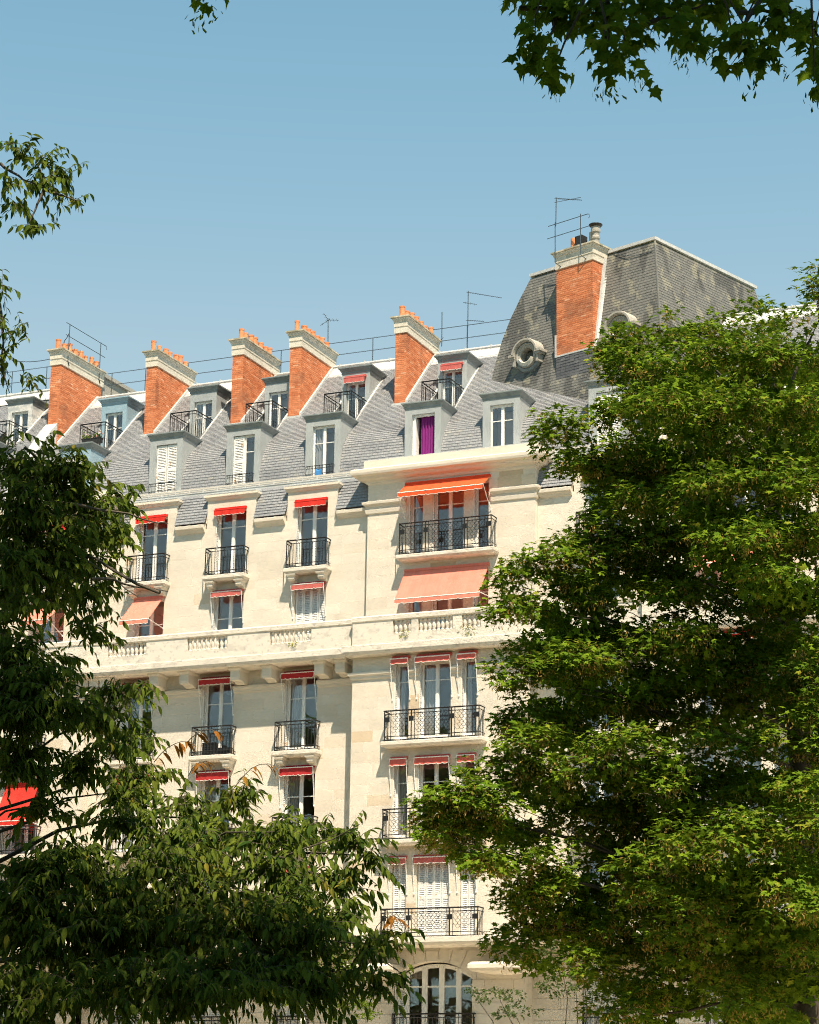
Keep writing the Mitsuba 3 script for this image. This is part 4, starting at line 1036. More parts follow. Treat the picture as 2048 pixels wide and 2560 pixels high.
# ---------------------------------------------------------------- railings, aerials and cables on the roof
def handrail(label, name, posts, rails, r=0.016, mat='steel'):
    k = thing(name, label, 'railing')
    for p in posts:
        m = MB(); m.tube(p, r, 6); put('post', m, mat, k)
    for p in rails:
        m = MB(); m.tube(p, r * 0.85, 5); put('rail', m, mat, k)
    return k
px = [-45.0, -43.5, -41.64, -39.66, -37.66, -35.75, -33.88, -32.0, -30.12, -28.3]
handrail('thin blue-black safety railing along the zinc ridge behind the chimneys', 'roof_railing', [[(x, 72.7, 29.3), (x, 72.7, 30.36)] for x in px],
         [[(-45.2, 72.7, z), (-36, 72.7, z), (-27.9, 72.7, z)] for z in (29.87, 30.35)])
def c1(y, z): return (-45.46, y, z)
handrail('tilted iron guard rail standing on the large leftmost chimney', 'chimney_railing', [[c1(70.35, 29.95), c1(70.24, 30.12), c1(70.24, 31.60)], [c1(72.6, 29.95), c1(72.5, 30.1), c1(72.5, 31.60)]],
         [[c1(70.0, 31.58), c1(72.9, 31.58), c1(72.95, 31.45)], [c1(70.0, 31.10), c1(72.85, 31.10)]])
tq = lambda pts: tw(np.array(pts, float)).tolist()
handrail('iron guard rail with a hooked end on the tower chimney', 'chimney_railing', [tq([(3.12, -0.17, 30.72), (2.99, -0.32, 30.86), (2.99, -0.32, 32.34)]), tq([(4.22, -0.17, 30.72), (4.09, -0.32, 30.86), (4.09, -0.32, 32.36)])],
         [tq([(2.68, -0.32, 32.27), (4.40, -0.32, 32.27), (4.47, -0.32, 32.24), (4.49, -0.32, 32.16), (4.44, -0.32, 32.11)]), tq([(2.64, -0.32, 31.82), (4.45, -0.32, 31.82)])])
def aerial(label, base, top, booms, whip=None):
    k = thing('tv_aerial', label, 'antenna'); base = np.array(base, float); top = np.array(top, float)
    m = MB(); m.tube([base, top], 0.016, 6); put('mast', m, 'steel', k)
    for (h, d, L, n, el, vert) in booms:
        d = np.array(d, float); d /= np.linalg.norm(d); p = base + (top - base) * h; q = p + d * L; m = MB(); m.tube([p - d * 0.08, q], 0.010, 5); put('boom', m, 'steel', k)
        e = np.array([0, 0, 1.0]) if vert else np.cross(d, [0, 0, 1]); e /= np.linalg.norm(e); m = MB()
        for i in range(n):
            c = p + d * L * (i + 0.5) / n; l = el * (1 - 0.4 * i / n); m.tube([c - e * l, c + e * l], 0.006, 4)
        put('element', m, 'steel', k)
    return k
aerial('small forked television aerial rising behind the fourth chimney', (-35.71, 72.72, 29.3), (-35.75, 72.72, 31.34), [(0.99, (-0.55, 0.3, 0.7), 0.45, 2, 0.12, False), (0.985, (1, 0.3, -0.05), 0.40, 3, 0.2, False), (0.98, (-0.6, -0.2, -0.45), 0.35, 2, 0.12, False)])
aerial('tall television aerial with one long boom standing left of the tower', (-30.12, 72.72, 29.3), (-30.10, 72.72, 31.68), [(0.975, (1.3, -0.1, -0.42), 1.42, 14, 0.10, False), (0.52, (1, -0.1, -0.22), 0.68, 7, 0.09, False), (0.80, (1, 0, -0.3), 0.36, 2, 0.05, True), (0.80, (-1, 0, 0.25), 0.2, 1, 0.04, True)])
aerial('thin whip aerial on the ridge railing just right of the fifth chimney', (-31.12, 72.7, 29.66), (-31.12, 72.7, 30.99), [(0.22, (-1, 0, -0.8), 0.42, 1, 0.03, False)])
b0, b1 = tq([(3.03, -0.34, 32.2), (3.06, -0.34, 33.24)])
aerial('television aerial with a long boom on the tower chimney', b0, b1, [(0.96, TD * 1.1 + np.array([0, 0, -0.36]), 1.16, 13, 0.11, False), (0.83, TD * 1.1 + np.array([0, 0, -0.12]), 1.08, 4, 0.02, False)])
def cable(label, pts, r=0.012):
    k = thing('cable', label, 'cable'); p = np.array(pts, float); q = [p[0]]
    for a, b in zip(p, p[1:]):
        t = np.linspace(0, 1, 9)[1:]; q += [a + (b - a) * s + np.array([0, 0, -0.05 * np.linalg.norm(b - a) * 4 * s * (1 - s)]) for s in t]
    m = MB(); m.tube(q, r, 5); scene[k] = mikit.ply(m.mesh(), 'mat_steel', uv=m.uv())
cable('black cable sagging from the left frame edge to the top of the leftmost chimney', [(-48.9, 71.6, 31.0), (-46.4, 71.2, 30.75), (-45.9, 70.6, 31.1), (-45.46, 70.24, 31.25)], 0.016)
cable('pale cable lying across the tower slates right of its chimney', tq([(4.6, 0.62, 31.2), (5.4, 0.52, 30.75), (6.45, 0.55, 30.65)]), 0.010)

# planters and flowers, cloth, weeds
for x, h in ((-36.72, 0.34), (-36.14, 0.14)):
    k = thing('planter_box', 'black box behind a balcony railing left of the bay, ' + ('taller left one of the pair' if h > 0.2 else 'lower right one of the pair'), 'box', 'black boxes on a third-floor balcony')
    m = MB(); m.box(x - 0.24, x + 0.24, LW - 0.16, LW + 0.06, 13.985, 13.985 + h + 0.1); m.box(x - 0.25, x + 0.25, LW - 0.17, LW + 0.07, 14.086 + h, 14.11 + h); put('body', m, 'dark', k)
    m = MB()
    for i in range(5): m.box(x - 0.23, x + 0.23, LW - 0.175, LW - 0.162, 14.02 + h * i / 5, 14.04 + h * i / 5)
    put('slats', m, 'iron', k)
k = thing('flower_box', 'dark flower box with pink and cream blooms on the leftmost roof balcony', 'flower box')
m = MB(); m.box(-43.88, -43.1, 69.02, 69.22, 26.3, 26.46); m.box(-43.90, -43.08, 69.0, 69.24, 26.462, 26.49); put('trough', m, 'dark', k)
fl, lf = MB(), MB()
for i in range(230):
    c = np.array([rng.uniform(-43.9, -43.1), rng.uniform(69.0, 69.3), 26.48]) + np.array([0, 0, abs(rng.normal(0, 0.13))]); d1_, d2_ = rng.normal(size=3), rng.normal(size=3); d1_ /= np.linalg.norm(d1_); d2_ -= d1_ * (d1_ @ d2_); d2_ /= np.linalg.norm(d2_); s = rng.uniform(0.025, 0.05)
    (fl if i % 5 == 0 else lf).add([c - d1_ * s, c + d2_ * s * 0.6, c + d1_ * s, c - d2_ * s * 0.6], [[0, 1, 2, 3]])
put('foliage', lf, 'leaf_maple', k, kind='stuff'); put('blossom', fl, 'flower', k, kind='stuff')
k = thing('cloth', 'blue cloth hanging over the little railing of a lower roof dormer with its window open', 'cloth')
xs = np.linspace(-33.62, -33.36, 9); m = MB(); v = []
for s, (yy, zz) in enumerate([(67.79, 23.66), (67.735, 23.80), (67.70, 23.90), (67.66, 23.82), (67.655, 23.66)]):
    v += [(x, yy + 0.012 * math.sin(x * 60 + s), zz + 0.015 * math.sin(x * 31)) for x in xs]
m.add(v, [[i * 9 + j, i * 9 + j + 1, (i + 1) * 9 + j + 1, (i + 1) * 9 + j] for i in range(4) for j in range(8)]); scene[k] = mikit.ply(m.mesh(), 'mat_blue', smooth=True, uv=m.uv())
def weed(label, x, y, z, n, w, h, seed):
    r = np.random.default_rng(seed); k = thing('weed_tuft', label, 'weed'); m = MB()
    for i in range(n):
        c = np.array([x + r.normal(0, w), y - abs(r.normal(0, 0.03)), z + r.uniform(-h, h * 0.4)]); s = r.uniform(0.02, 0.05); d = r.normal(size=3); d /= np.linalg.norm(d); e = np.cross(d, r.normal(size=3)); e /= np.linalg.norm(e)
        m.add([c, c + d * s + e * s * 0.4, c + d * s * 2, c + d * s - e * s * 0.4], [[0, 1, 2, 3]], r.random(2))
    scene[k] = mikit.ply(m.mesh(), 'mat_weed', uv=m.uv()); tag(k, kind='stuff')
weed('yellow weeds growing at the left balusters of the bay balustrade', -29.28, 65.61, 17.44, 60, 0.10, 0.17, 1); weed('yellow weeds trailing from the right balusters of the bay balustrade', -27.05, 65.61, 17.45, 80, 0.14, 0.28, 2)
weed('small yellow weed growing at the balustrade foot of the wing nearest the bay', -33.3, 65.79, 17.42, 36, 0.07, 0.12, 3)
k = thing('flag_post', 'white post with a pointed finial and a blue pennant, low among the leaves', 'flag')
m = MB(); m.lathe([(0.055, -4.55), (0.05, 0.0)], (-27.25, 55, 4.55), 10); m.lathe([(0.05, 0), (0.085, 0.03), (0.085, 0.06), (0.05, 0.09), (0.06, 0.15), (0.075, 0.20), (0.05, 0.27), (0.0, 0.36)], (-27.25, 55, 4.55), 12); put('post', m, 'white', k, smooth=40)
v = [(-27.30 - 0.24 * s - 0.02 * t, 55 + 0.03 * math.sin(5 * s + 3 * t), 4.60 - 0.02 - 0.36 * t * (1 - 0.35 * s) - 0.05 * s) for s in np.linspace(0, 1, 6) for t in np.linspace(0, 1, 5)]
m = MB(); m.add(v, [[i * 5 + j, i * 5 + j + 1, (i + 1) * 5 + j + 1, (i + 1) * 5 + j] for i in range(5) for j in range(4)]); put('pennant', m, 'blue', k, smooth=True)

# ================================================================ the neighbouring building on the left
NB = thing('apartment_building', 'neighbouring building at the left edge, with a taller slate roof, mostly hidden by the tree', 'building')
cols2 = [-48.6, -51.7, -54.8, -57.9]
solid = sbox(-64, 0, -46.06, 23.9).difference(unary_union([sbox(c - 0.6, a, c + 0.6, b) for c in cols2 for a, b in FLOORS_LOW + FLOORS_UP]))
m = MB(); m.add(*extrude_xz(solid, 66.9, 0.35), (0.5, 0.3)); put('wall', m, 'stone', NB)
m = MB(); m.cornice(BC, -64, -46.06, 66.9, 68, (1, 0), (0.6, 0.3)); m.xf(lambda v: v + [0, 0, 0.6]); put('cornice', m, 'stone', NB)
OLD = BLD; BLD = NB
for c in cols2:
    for a, b in FLOORS_LOW + FLOORS_UP: window(c - 0.6, c + 0.6, a, b, 66.9, 2, 0.3, None, None, fold=False)
m = MB(); m.box(-63.9, -46.1, 70.5, 70.6, 0, 24); put('room_interior', m, 'room', NB)
DORM_KEEP, UPD_KEEP, CHIM_KEEP = DORM, UPD, CHIM
DORM, UPD, CHIM = [-47.55], [-47.55], []
R2 = key_for('roof', NB); st, dk = slate_roof(-64, -46.0, 0.55, True); put_slates(st, dk, R2, 'slate', 0)
ridge(-64, -45.9, 0.6, R2)
dormer(-47.55, 0.66, YD, 69.4, 24.0, 26.45, (-47.95, -47.1, 24.15, 26.05), 'zinc', None, None, NB, flat=70.4)
rk = key_for('balcony_railing', NB); rail_bars(rk, -48.10, -47.05, 68.98, 70.34, 26.47, 27.55, gap=0.145)
dormer(-47.55, 0.545, 70.36, 72.3, 26.45, 28.90, (-47.92, -47.18, 26.5, 28.38), 'render', None, None, NB, mats_c='zinc_dark')
m = MB(); m.prism([(69.4, 26.73), (71.6, 28.93), (71.6, 29.0), (69.35, 26.75)], 0, -46.99, -46.9); put('edging', m, 'zinc_white', NB)
BLD = OLD; DORM, UPD, CHIM = DORM_KEEP, UPD_KEEP, CHIM_KEEP
handrail('thin dark safety railing along the ridge of the left neighbour', 'roof_railing', [[(x, 72.7, 29.9), (x, 72.7, 31.0)] for x in (-53.6, -51.2, -49.6, -48.0)], [[(-58, 72.7, z), (-46.2, 72.7, z)] for z in (30.5, 30.98)])

# ================================================================ trees
def lobes(s):
    return np.array([[float(a) for a in it.split(',')] for it in s.split()])
MAPLE = lobes("-10.40,42.00,10.39,0.45,0.68 -10.35,42.00,9.55,0.34,0.52 -11.12,43.00,10.31,0.46,0.54 -10.16,41.00,7.46,0.36,0.72 -10.21,41.00,5.82,0.36,0.64 -12.13,43.00,5.00,0.83,0.53 -10.71,42.00,5.05,0.58,0.66 -13.44,42.00,6.59,0.76,0.45 -12.50,42.00,6.41,0.82,0.45 -14.41,43.00,7.19,0.70,0.47 -14.23,43.50,8.11,0.79,0.48 -13.25,43.50,7.99,0.86,0.47 -12.06,43.00,7.88,0.85,0.46 -13.37,43.50,10.23,0.88,0.40 -14.38,43.00,10.04,0.71,0.32 -12.55,43.50,10.50,0.71,0.40 -11.89,43.50,10.78,0.63,0.47 -15.30,43.00,11.40,0.56,0.32 -14.37,43.00,11.17,0.56,0.32 -13.19,43.00,11.90,0.72,0.48 -13.22,43.00,14.89,0.89,0.49 -14.35,43.00,13.23,0.65,0.40 -15.57,43.00,5.75,0.63,0.39 -12.14,43.00,4.26,1.05,0.38 -14.44,43.00,4.13,0.84,0.31 -14.68,44.00,18.07,0.55,0.38 -13.93,44.00,17.78,0.93,0.52 -14.00,46.00,18.86,0.79,0.46 -13.06,47.00,19.16,1.07,0.49 -11.64,46.00,18.59,0.90,0.60 -10.84,46.00,19.58,0.29,0.65 -14.64,44.00,17.24,0.84,0.51 -13.28,43.00,16.77,0.98,0.57 -12.09,43.00,16.88,1.22,0.69 -10.78,43.00,16.55,0.96,0.80 -15.71,43.00,15.79,0.46,0.32 -14.75,42.50,15.50,0.90,0.57 -14.23,43.00,15.93,0.90,0.49 -12.82,42.00,15.40,1.19,0.63 -11.22,41.50,15.07,1.16,0.70 -10.17,42.00,15.10,0.62,0.77 -15.10,43.00,14.95,0.66,0.41 -14.15,43.00,15.15,0.98,0.49 -14.68,42.50,13.81,0.69,0.47 -13.50,42.00,13.90,1.03,0.57 -12.06,41.00,13.74,0.92,0.57 -10.97,41.00,13.55,0.98,0.64 -10.21,42.00,13.74,0.54,0.84 -16.19,42.00,12.40,0.42,0.48 -15.26,41.50,12.71,0.67,0.52 -15.83,41.50,11.61,0.67,0.44 -15.23,42.00,12.09,0.68,0.48 -15.29,43.00,13.36,0.61,0.45 -15.97,42.50,11.19,0.80,0.36 -13.59,43.00,13.17,0.80,0.44 -11.84,41.00,12.93,0.99,0.49 -10.86,40.50,12.25,1.04,0.56 -10.26,42.00,12.40,0.46,0.84 -14.02,43.00,11.72,0.88,0.40 -12.90,42.00,10.87,1.08,0.46 -12.11,43.50,11.76,1.19,0.60 -10.85,43.00,11.48,0.62,0.70 -15.80,41.50,10.30,0.59,0.39 -15.01,41.50,10.53,0.82,0.43 -14.20,42.00,10.57,0.90,0.39 -16.33,42.00,9.78,0.38,0.40 -15.80,42.50,9.96,0.64,0.38 -15.73,41.00,8.84,0.65,0.37 -16.35,41.00,8.60,0.58,0.32 -16.76,40.50,7.91,0.53,0.31 -17.43,41.00,7.80,0.26,0.22 -16.39,40.50,7.77,0.65,0.39 -17.21,41.00,7.33,0.54,0.32 -17.68,41.50,7.38,0.20,0.23 -15.32,41.00,8.36,0.57,0.30 -14.35,41.00,8.85,0.72,0.42 -13.48,41.00,8.88,0.79,0.47 -14.71,42.00,8.28,0.73,0.39 -13.26,41.50,8.30,0.79,0.39 -12.59,43.00,8.99,1.05,0.48 -11.37,42.00,8.62,0.83,0.64 -10.45,42.00,8.72,0.41,0.82 -15.40,43.00,7.78,0.63,0.36 -14.65,43.00,7.67,0.75,0.39 -12.50,40.50,6.91,0.77,0.52 -11.45,40.00,6.74,0.89,0.61 -10.77,41.00,6.91,0.80,0.69 -15.68,41.50,6.83,0.73,0.40 -16.22,41.00,6.61,0.34,0.38 -15.37,42.00,6.27,0.81,0.40 -16.28,42.00,6.02,0.50,0.39 -16.51,42.00,5.34,0.26,0.35 -14.74,43.00,6.74,0.82,0.55 -13.37,42.00,6.14,0.87,0.47 -11.92,41.00,5.79,0.98,0.55 -10.80,41.00,5.90,0.79,0.61 -14.42,43.00,5.73,0.89,0.48 -13.30,43.00,5.25,1.07,0.47 -11.73,43.00,5.44,1.06,0.45 -15.08,43.00,4.97,0.47,0.31 -14.11,43.00,4.73,0.92,0.46")
LEFT = lobes("-14.44,21.40,8.75,0.50,0.41 -14.23,21.80,8.21,0.51,0.37 -13.99,21.00,7.45,0.35,0.27 -14.05,21.00,6.91,0.35,0.35 -13.77,20.80,6.14,0.52,0.35 -13.88,20.80,5.63,0.26,0.26 -13.32,20.60,4.39,0.50,0.29 -12.80,20.60,3.92,0.58,0.29 -14.10,22.00,9.31,0.33,0.28 -14.05,22.60,8.68,0.33,0.28 -14.57,21.50,7.33,0.18,0.43 -14.49,23.20,7.68,0.26,0.24 -14.33,23.00,8.02,0.31,0.22 -14.08,21.50,6.88,0.49,0.20 -14.56,21.60,7.77,0.27,0.23 -14.28,22.00,7.79,0.32,0.15 -14.21,21.00,7.97,0.36,0.36 -13.82,20.72,6.26,0.43,0.48 -13.38,20.44,4.08,0.62,0.42 -13.34,21.00,4.68,0.46,0.25 -13.15,20.16,3.13,0.60,0.45 -11.51,20.30,3.20,0.71,0.39 -12.08,21.00,3.77,0.62,0.42 -11.84,21.56,4.23,0.76,0.34 -12.60,21.28,4.19,0.63,0.34 -10.91,21.42,4.07,0.62,0.29 -10.37,21.84,4.01,0.38,0.25 -14.34,22.12,9.18,0.42,0.38 -13.90,23.10,5.61,0.38,0.24 -12.84,22.40,5.02,0.53,0.27 -11.44,22.40,4.96,0.48,0.22 -10.81,20.72,3.45,0.67,0.36 -10.40,21.00,3.23,0.41,0.24 -14.57,21.70,9.33,0.46,0.38 -14.31,21.70,8.62,0.64,0.46 -14.14,22.40,8.98,0.42,0.34 -14.10,23.10,9.22,0.22,0.24 -14.17,23.10,8.81,0.29,0.27 -14.10,22.40,8.25,0.46,0.38 -14.34,21.70,8.03,0.64,0.30 -13.88,21.00,6.63,0.53,0.31 -13.61,21.00,6.35,0.70,0.39 -13.17,21.70,6.53,0.41,0.20 -12.77,21.70,6.60,0.13,0.10 -13.36,21.70,6.24,0.53,0.22 -14.29,23.80,6.36,0.43,0.27 -14.06,23.80,5.90,0.46,0.29 -13.33,23.80,5.54,0.52,0.25 -12.70,23.80,5.61,0.39,0.24 -12.50,23.10,5.09,0.87,0.28 -11.49,23.10,5.09,0.49,0.24 -10.53,22.40,4.88,0.35,0.17 -10.30,22.40,4.65,0.21,0.18 -10.70,22.40,4.42,0.43,0.21 -11.07,21.70,4.51,0.59,0.29 -12.28,21.70,4.60,0.81,0.35 -13.08,21.00,4.43,0.80,0.29 -13.65,20.72,4.50,0.29,0.21 -13.76,21.28,5.21,0.35,0.17 -12.56,21.00,3.79,1.16,0.42 -11.14,21.00,3.87,0.77,0.36 -10.29,21.00,3.73,0.48,0.32 -9.70,21.00,3.60,0.32,0.20 -9.37,21.00,3.72,0.15,0.10 -9.58,21.00,3.27,0.28,0.18 -10.75,20.30,3.30,0.90,0.31 -12.33,20.30,3.17,0.97,0.36 -10.14,21.00,3.30,0.39,0.20 -13.17,20.44,3.76,0.53,0.45 -13.87,21.00,5.75,0.39,0.31 -13.64,21.70,5.76,0.49,0.27 -13.30,22.40,5.17,0.49,0.27")
TWIG = lobes("-14.91,21.70,13.38,0.27,0.18 -14.66,21.98,13.32,0.22,0.18 -14.92,21.56,12.90,0.17,0.14 -14.66,21.84,12.97,0.27,0.21 -14.50,22.12,13.17,0.13,0.21 -14.31,22.12,12.75,0.08,0.11 -14.48,21.98,12.79,0.14,0.11 -14.88,21.70,12.63,0.17,0.18 -14.66,21.70,12.30,0.11,0.17 -14.98,21.70,11.11,0.14,0.17 -14.69,21.70,11.05,0.08,0.10 -14.94,21.70,10.66,0.18,0.22 -14.63,21.84,10.44,0.10,0.15 -15.04,21.70,11.63,0.04,0.07")
NEAR = lobes("-5.19,13.50,9.33,0.13,0.09 -4.93,13.50,9.22,0.21,0.14 -5.03,13.30,8.92,0.12,0.11 -5.07,13.30,8.81,0.11,0.08 -4.86,13.20,8.65,0.13,0.08 -4.64,13.50,9.14,0.26,0.16 -4.48,13.20,8.66,0.14,0.13 -4.42,13.40,8.90,0.15,0.16 -4.27,13.60,9.17,0.22,0.12 -4.06,13.50,8.92,0.17,0.13 -3.91,13.70,9.18,0.22,0.11 -3.94,13.40,8.76,0.12,0.08 -3.58,13.20,8.60,0.16,0.13 -3.49,13.20,8.47,0.14,0.08 -3.42,13.50,8.90,0.21,0.11 -3.16,13.30,8.61,0.10,0.21 -3.11,13.20,8.26,0.05,0.09 -3.68,13.20,8.42,0.06,0.04 -4.86,13.80,9.51,0.70,0.06 -3.88,13.80,9.31,0.71,0.05 -4.26,13.20,8.49,0.04,0.04 -4.89,13.20,8.57,0.04,0.03 -7.80,13.50,9.95,0.09,0.05 -7.60,13.50,9.93,0.05,0.03")
BIRCH = lobes("-20.13,55.00,6.20,0.70,0.60 -19.57,55.50,6.82,0.60,0.50 -18.87,55.00,5.98,0.59,0.59 -19.71,55.00,5.41,0.89,0.60 -18.50,54.50,5.17,0.59,0.59 -22.14,56.00,5.30,0.61,0.31 -21.70,56.00,4.89,0.61,0.31 -22.91,56.00,5.51,0.21,0.12")
BUSH = lobes("-28.75,58.00,6.57,0.77,0.66 -27.64,58.00,6.12,0.77,0.66 -27.99,57.50,5.34,1.30,0.76 -29.46,58.00,5.49,0.66,0.66 -27.02,57.50,5.01,0.65,0.43 -29.01,58.50,7.05,0.56,0.28")
LIME = lobes("-14.10,50.00,5.54,0.79,0.40 -13.20,50.00,5.70,0.79,0.48 -12.50,50.00,5.26,0.52,0.61 -14.42,49.50,5.00,0.70,0.44 -13.22,49.00,4.78,1.02,0.51 -14.79,49.50,4.49,0.61,0.35")
RUST = [((-13.38, 22.96, 5.91), (-13.02, 23.10, 6.15)), ((-12.92, 22.96, 5.73), (-12.61, 22.82, 5.86)), ((-12.32, 22.96, 5.56), (-11.73, 22.82, 5.76)), ((-12.95, 22.96, 6.12), (-12.56, 22.96, 6.22)), ((-10.57, 22.96, 3.83), (-9.86, 22.26, 3.88))]
LBR = [((-14.28, 21.84, 8.46), (-13.37, 22.40, 7.75)), ((-15.27, 21.84, 13.24), (-14.62, 21.84, 12.79)), ((-14.62, 21.84, 12.79), (-14.10, 21.84, 12.56)), ((-14.62, 21.84, 12.79), (-14.71, 21.70, 12.30)), ((-15.15, 21.84, 11.39), (-14.83, 21.70, 10.18)), ((-13.65, 21.84, 7.85), (-13.13, 22.68, 7.85)), ((-12.75, 21.84, 7.62), (-15.12, 22.12, 8.62)), ((-11.59, 21.84, 3.97), (-9.35, 21.28, 3.27)), ((-12.47, 21.84, 4.07), (-10.22, 21.84, 4.92)), ((-14.57, 21.84, 3.59), (-11.54, 20.86, 3.76)), ((-13.97, 21.84, 8.77), (-13.33, 22.96, 8.76)), ((-14.67, 21.84, 9.53), (-14.34, 22.40, 9.11))]
NBR = [((-4.58, 13.50, 9.23), (-4.53, 13.30, 8.71)), ((-3.52, 13.50, 9.02), (-3.64, 13.30, 8.66)), ((-4.93, 13.50, 9.21), (-4.95, 13.30, 8.87)), ((-3.66, 13.50, 8.96), (-3.34, 13.40, 8.88)), ((-3.39, 13.50, 9.00), (-3.09, 13.30, 8.58)), ((-5.22, 13.50, 9.30), (-4.64, 13.50, 9.16)), ((-4.30, 13.50, 9.00), (-3.90, 13.50, 9.07))]
SAM = [(-4.89, 13.20, 8.54), (-4.44, 13.20, 8.45), (-4.26, 13.20, 8.50), (-3.96, 13.20, 8.59), (-3.78, 13.20, 8.56), (-3.96, 13.20, 8.62), (-3.52, 13.20, 8.34), (-3.12, 13.20, 8.18), (-4.55, 13.20, 8.50), (-7.61, 13.20, 9.60), (-7.43, 13.20, 9.64), (-4.15, 13.20, 8.74), (-4.87, 13.20, 8.89), (-3.30, 13.20, 8.41)]
SHADE_CROWN = [(-12.6, 15.4, 16.6, 3.6, 3.3, 1.6, 5200), (-7.6, 12.8, 15.8, 5.6, 2.6, 1.5, 6500), (-14.5, 14.8, 16.5, 3.0, 3.0, 1.8, 2200), (-8.0, 12.4, 18.0, 4.6, 2.5, 2.0, 1800), (-2.5, 12.2, 17.5, 3.6, 3.0, 2.2, 1500), (-4.2, 12.0, 12.6, 4.2, 1.3, 1.1, 3200), (2.6, 9.0, 13.0, 4.0, 3.4, 2.4, 1800), (-3.5, 8.5, 15.5, 4.5, 3.0, 2.0, 1500)]

def unit(v): return v / (np.linalg.norm(v, axis=-1, keepdims=True) + 1e-12)
def maple_leaf(pet=True, fine=True):
    half = [(0.00, 0.00), (0.16, -0.10), (0.42, -0.06), (0.30, 0.12), (0.56, 0.40), (0.32, 0.40), (0.26, 0.52), (0.16, 0.58), (0.0, 1.0)] if fine else [(0.00, 0.0), (0.40, -0.06), (0.22, 0.22), (0.54, 0.44), (0.2, 0.54), (0.0, 1.0)]
    r = half[1:-1]; pts = [half[0]] + r + [half[-1]] + [(-x, y) for x, y in reversed(r)]
    v = np.array([(x, y, -0.22 * x * x - 0.16 * y * y + 0.03) for x, y in pts] + [(0, 0.30, 0.05)])
    n = len(pts); f = [[i, (i + 1) % n, n] for i in range(n)]
    if pet:
        m = len(v); v = np.vstack([v, [(-0.012, 0.02, 0), (0.012, 0.02, 0), (0.0, -0.5, 0.10)]]); f.append([m, m + 1, m + 2])
    return v, np.array(f)
def lance_leaf(w=0.34):
    st = [(0.0, 0.0), (0.24, 0.85), (0.50, 1.0), (0.78, 0.55), (1.0, 0.0)]; v, f = [], []
    for t, k in st:
        y = t; z = -0.30 * t * t
        v += [(-w / 2 * k, y, z + 0.06 * k), (0, y, z), (w / 2 * k, y, z + 0.06 * k)]
    for i in range(len(st) - 1):
        a = 3 * i
        for j in (0, 1):
            f += [[a + j, a + j + 1, a + 4 + j], [a + j, a + 4 + j, a + 3 + j]]
    return np.array(v), np.array(f)
def small_leaf():
    return np.array([(0, 0, 0), (0.32, 0.4, 0.05), (0, 1, -0.1), (-0.32, 0.4, 0.05), (0, 0.45, -0.02)]), np.array([[0, 1, 4], [1, 2, 4], [2, 3, 4], [3, 0, 4]])
def samara_bunch():
    v, f = [], []
    r = np.random.default_rng(4)
    for i in range(6):
        c = np.array([r.normal(0, 0.22), -0.15 * i - 0.1, r.normal(0, 0.22)]); d = np.array([r.normal(0, 0.6), -1, r.normal(0, 0.6)]); d /= np.linalg.norm(d); e = np.cross(d, r.normal(size=3)); e /= np.linalg.norm(e); n = len(v)
        v += [c, c + d * 0.18 + e * 0.08, c + d * 0.42 + e * 0.04, c + d * 0.36 - e * 0.06]; f += [[n, n + 1, n + 2], [n, n + 2, n + 3]]
    return np.array(v), np.array(f)
def frames(d, nrm):
    d = unit(d); x = unit(np.cross(d, nrm)); z = np.cross(x, d)
    return np.stack([x, d, z], -1)          # columns: leaf x, leaf length, leaf normal
def leaf_cloud(tmpl, pos, R, sc, uv):
    v, f = tmpl; n = len(pos)
    V = np.einsum('nij,kj->nki', R, v) * sc[:, None, None] + pos[:, None]
    F = f[None] + (np.arange(n) * len(v))[:, None, None]
    return V.reshape(-1, 3), F.reshape(-1, 3), np.repeat(uv, len(v), 0)
def foliage(holder, tmpl, pos, R, sc, uv, mat, parts=300, name='leaf', stuff='foliage', pick=None):
    """The `parts` leaves that show largest become parts (sharing a few leaf meshes), the rest one mesh."""
    rank = np.argsort(np.linalg.norm(pos - CAM, axis=1) / sc if pick is None else pick); a, b = rank[:parts], rank[parts:]
    if parts:
        base = []
        for q in range(6):
            m = MB(); m.add(tmpl[0], tmpl[1], (q / 5, (0.3, 0.5, 0.7, 0.9, 0.2, 0.6)[q])); base.append(mikit.ply(m.mesh(), 'mat_' + mat, uv=m.uv()))
        for i in a:
            M = np.eye(4); M[:3, :3] = R[i] * sc[i]; M[:3, 3] = pos[i]
            scene[key_for(name, holder)] = {**base[int(uv[i, 0] * 5.99)], 'to_world': T(M.tolist())}
    if len(b):
        V, F, U = leaf_cloud(tmpl, pos[b], R[b], sc[b], uv[b]); m = MB(); m.v, m.f, m.t, m.n = [V], [F], [U], len(V); put(stuff, m, mat, holder, kind='stuff')
def branch_path(a, b, r, wob=0.06, n=7, sagg=0.0):
    a, b = np.array(a, float), np.array(b, float); L = np.linalg.norm(b - a); t = np.linspace(0, 1, n)[:, None]
    p = a + (b - a) * t; w = r.normal(0, wob * L / 3, (n, 3)); w[0] = w[-1] = 0; w = (w + np.roll(w, 1, 0)) / 2; w[0] = w[-1] = 0
    p += w; p[:, 2] += (sagg * L * 4 * t * (1 - t))[:, 0]; return p

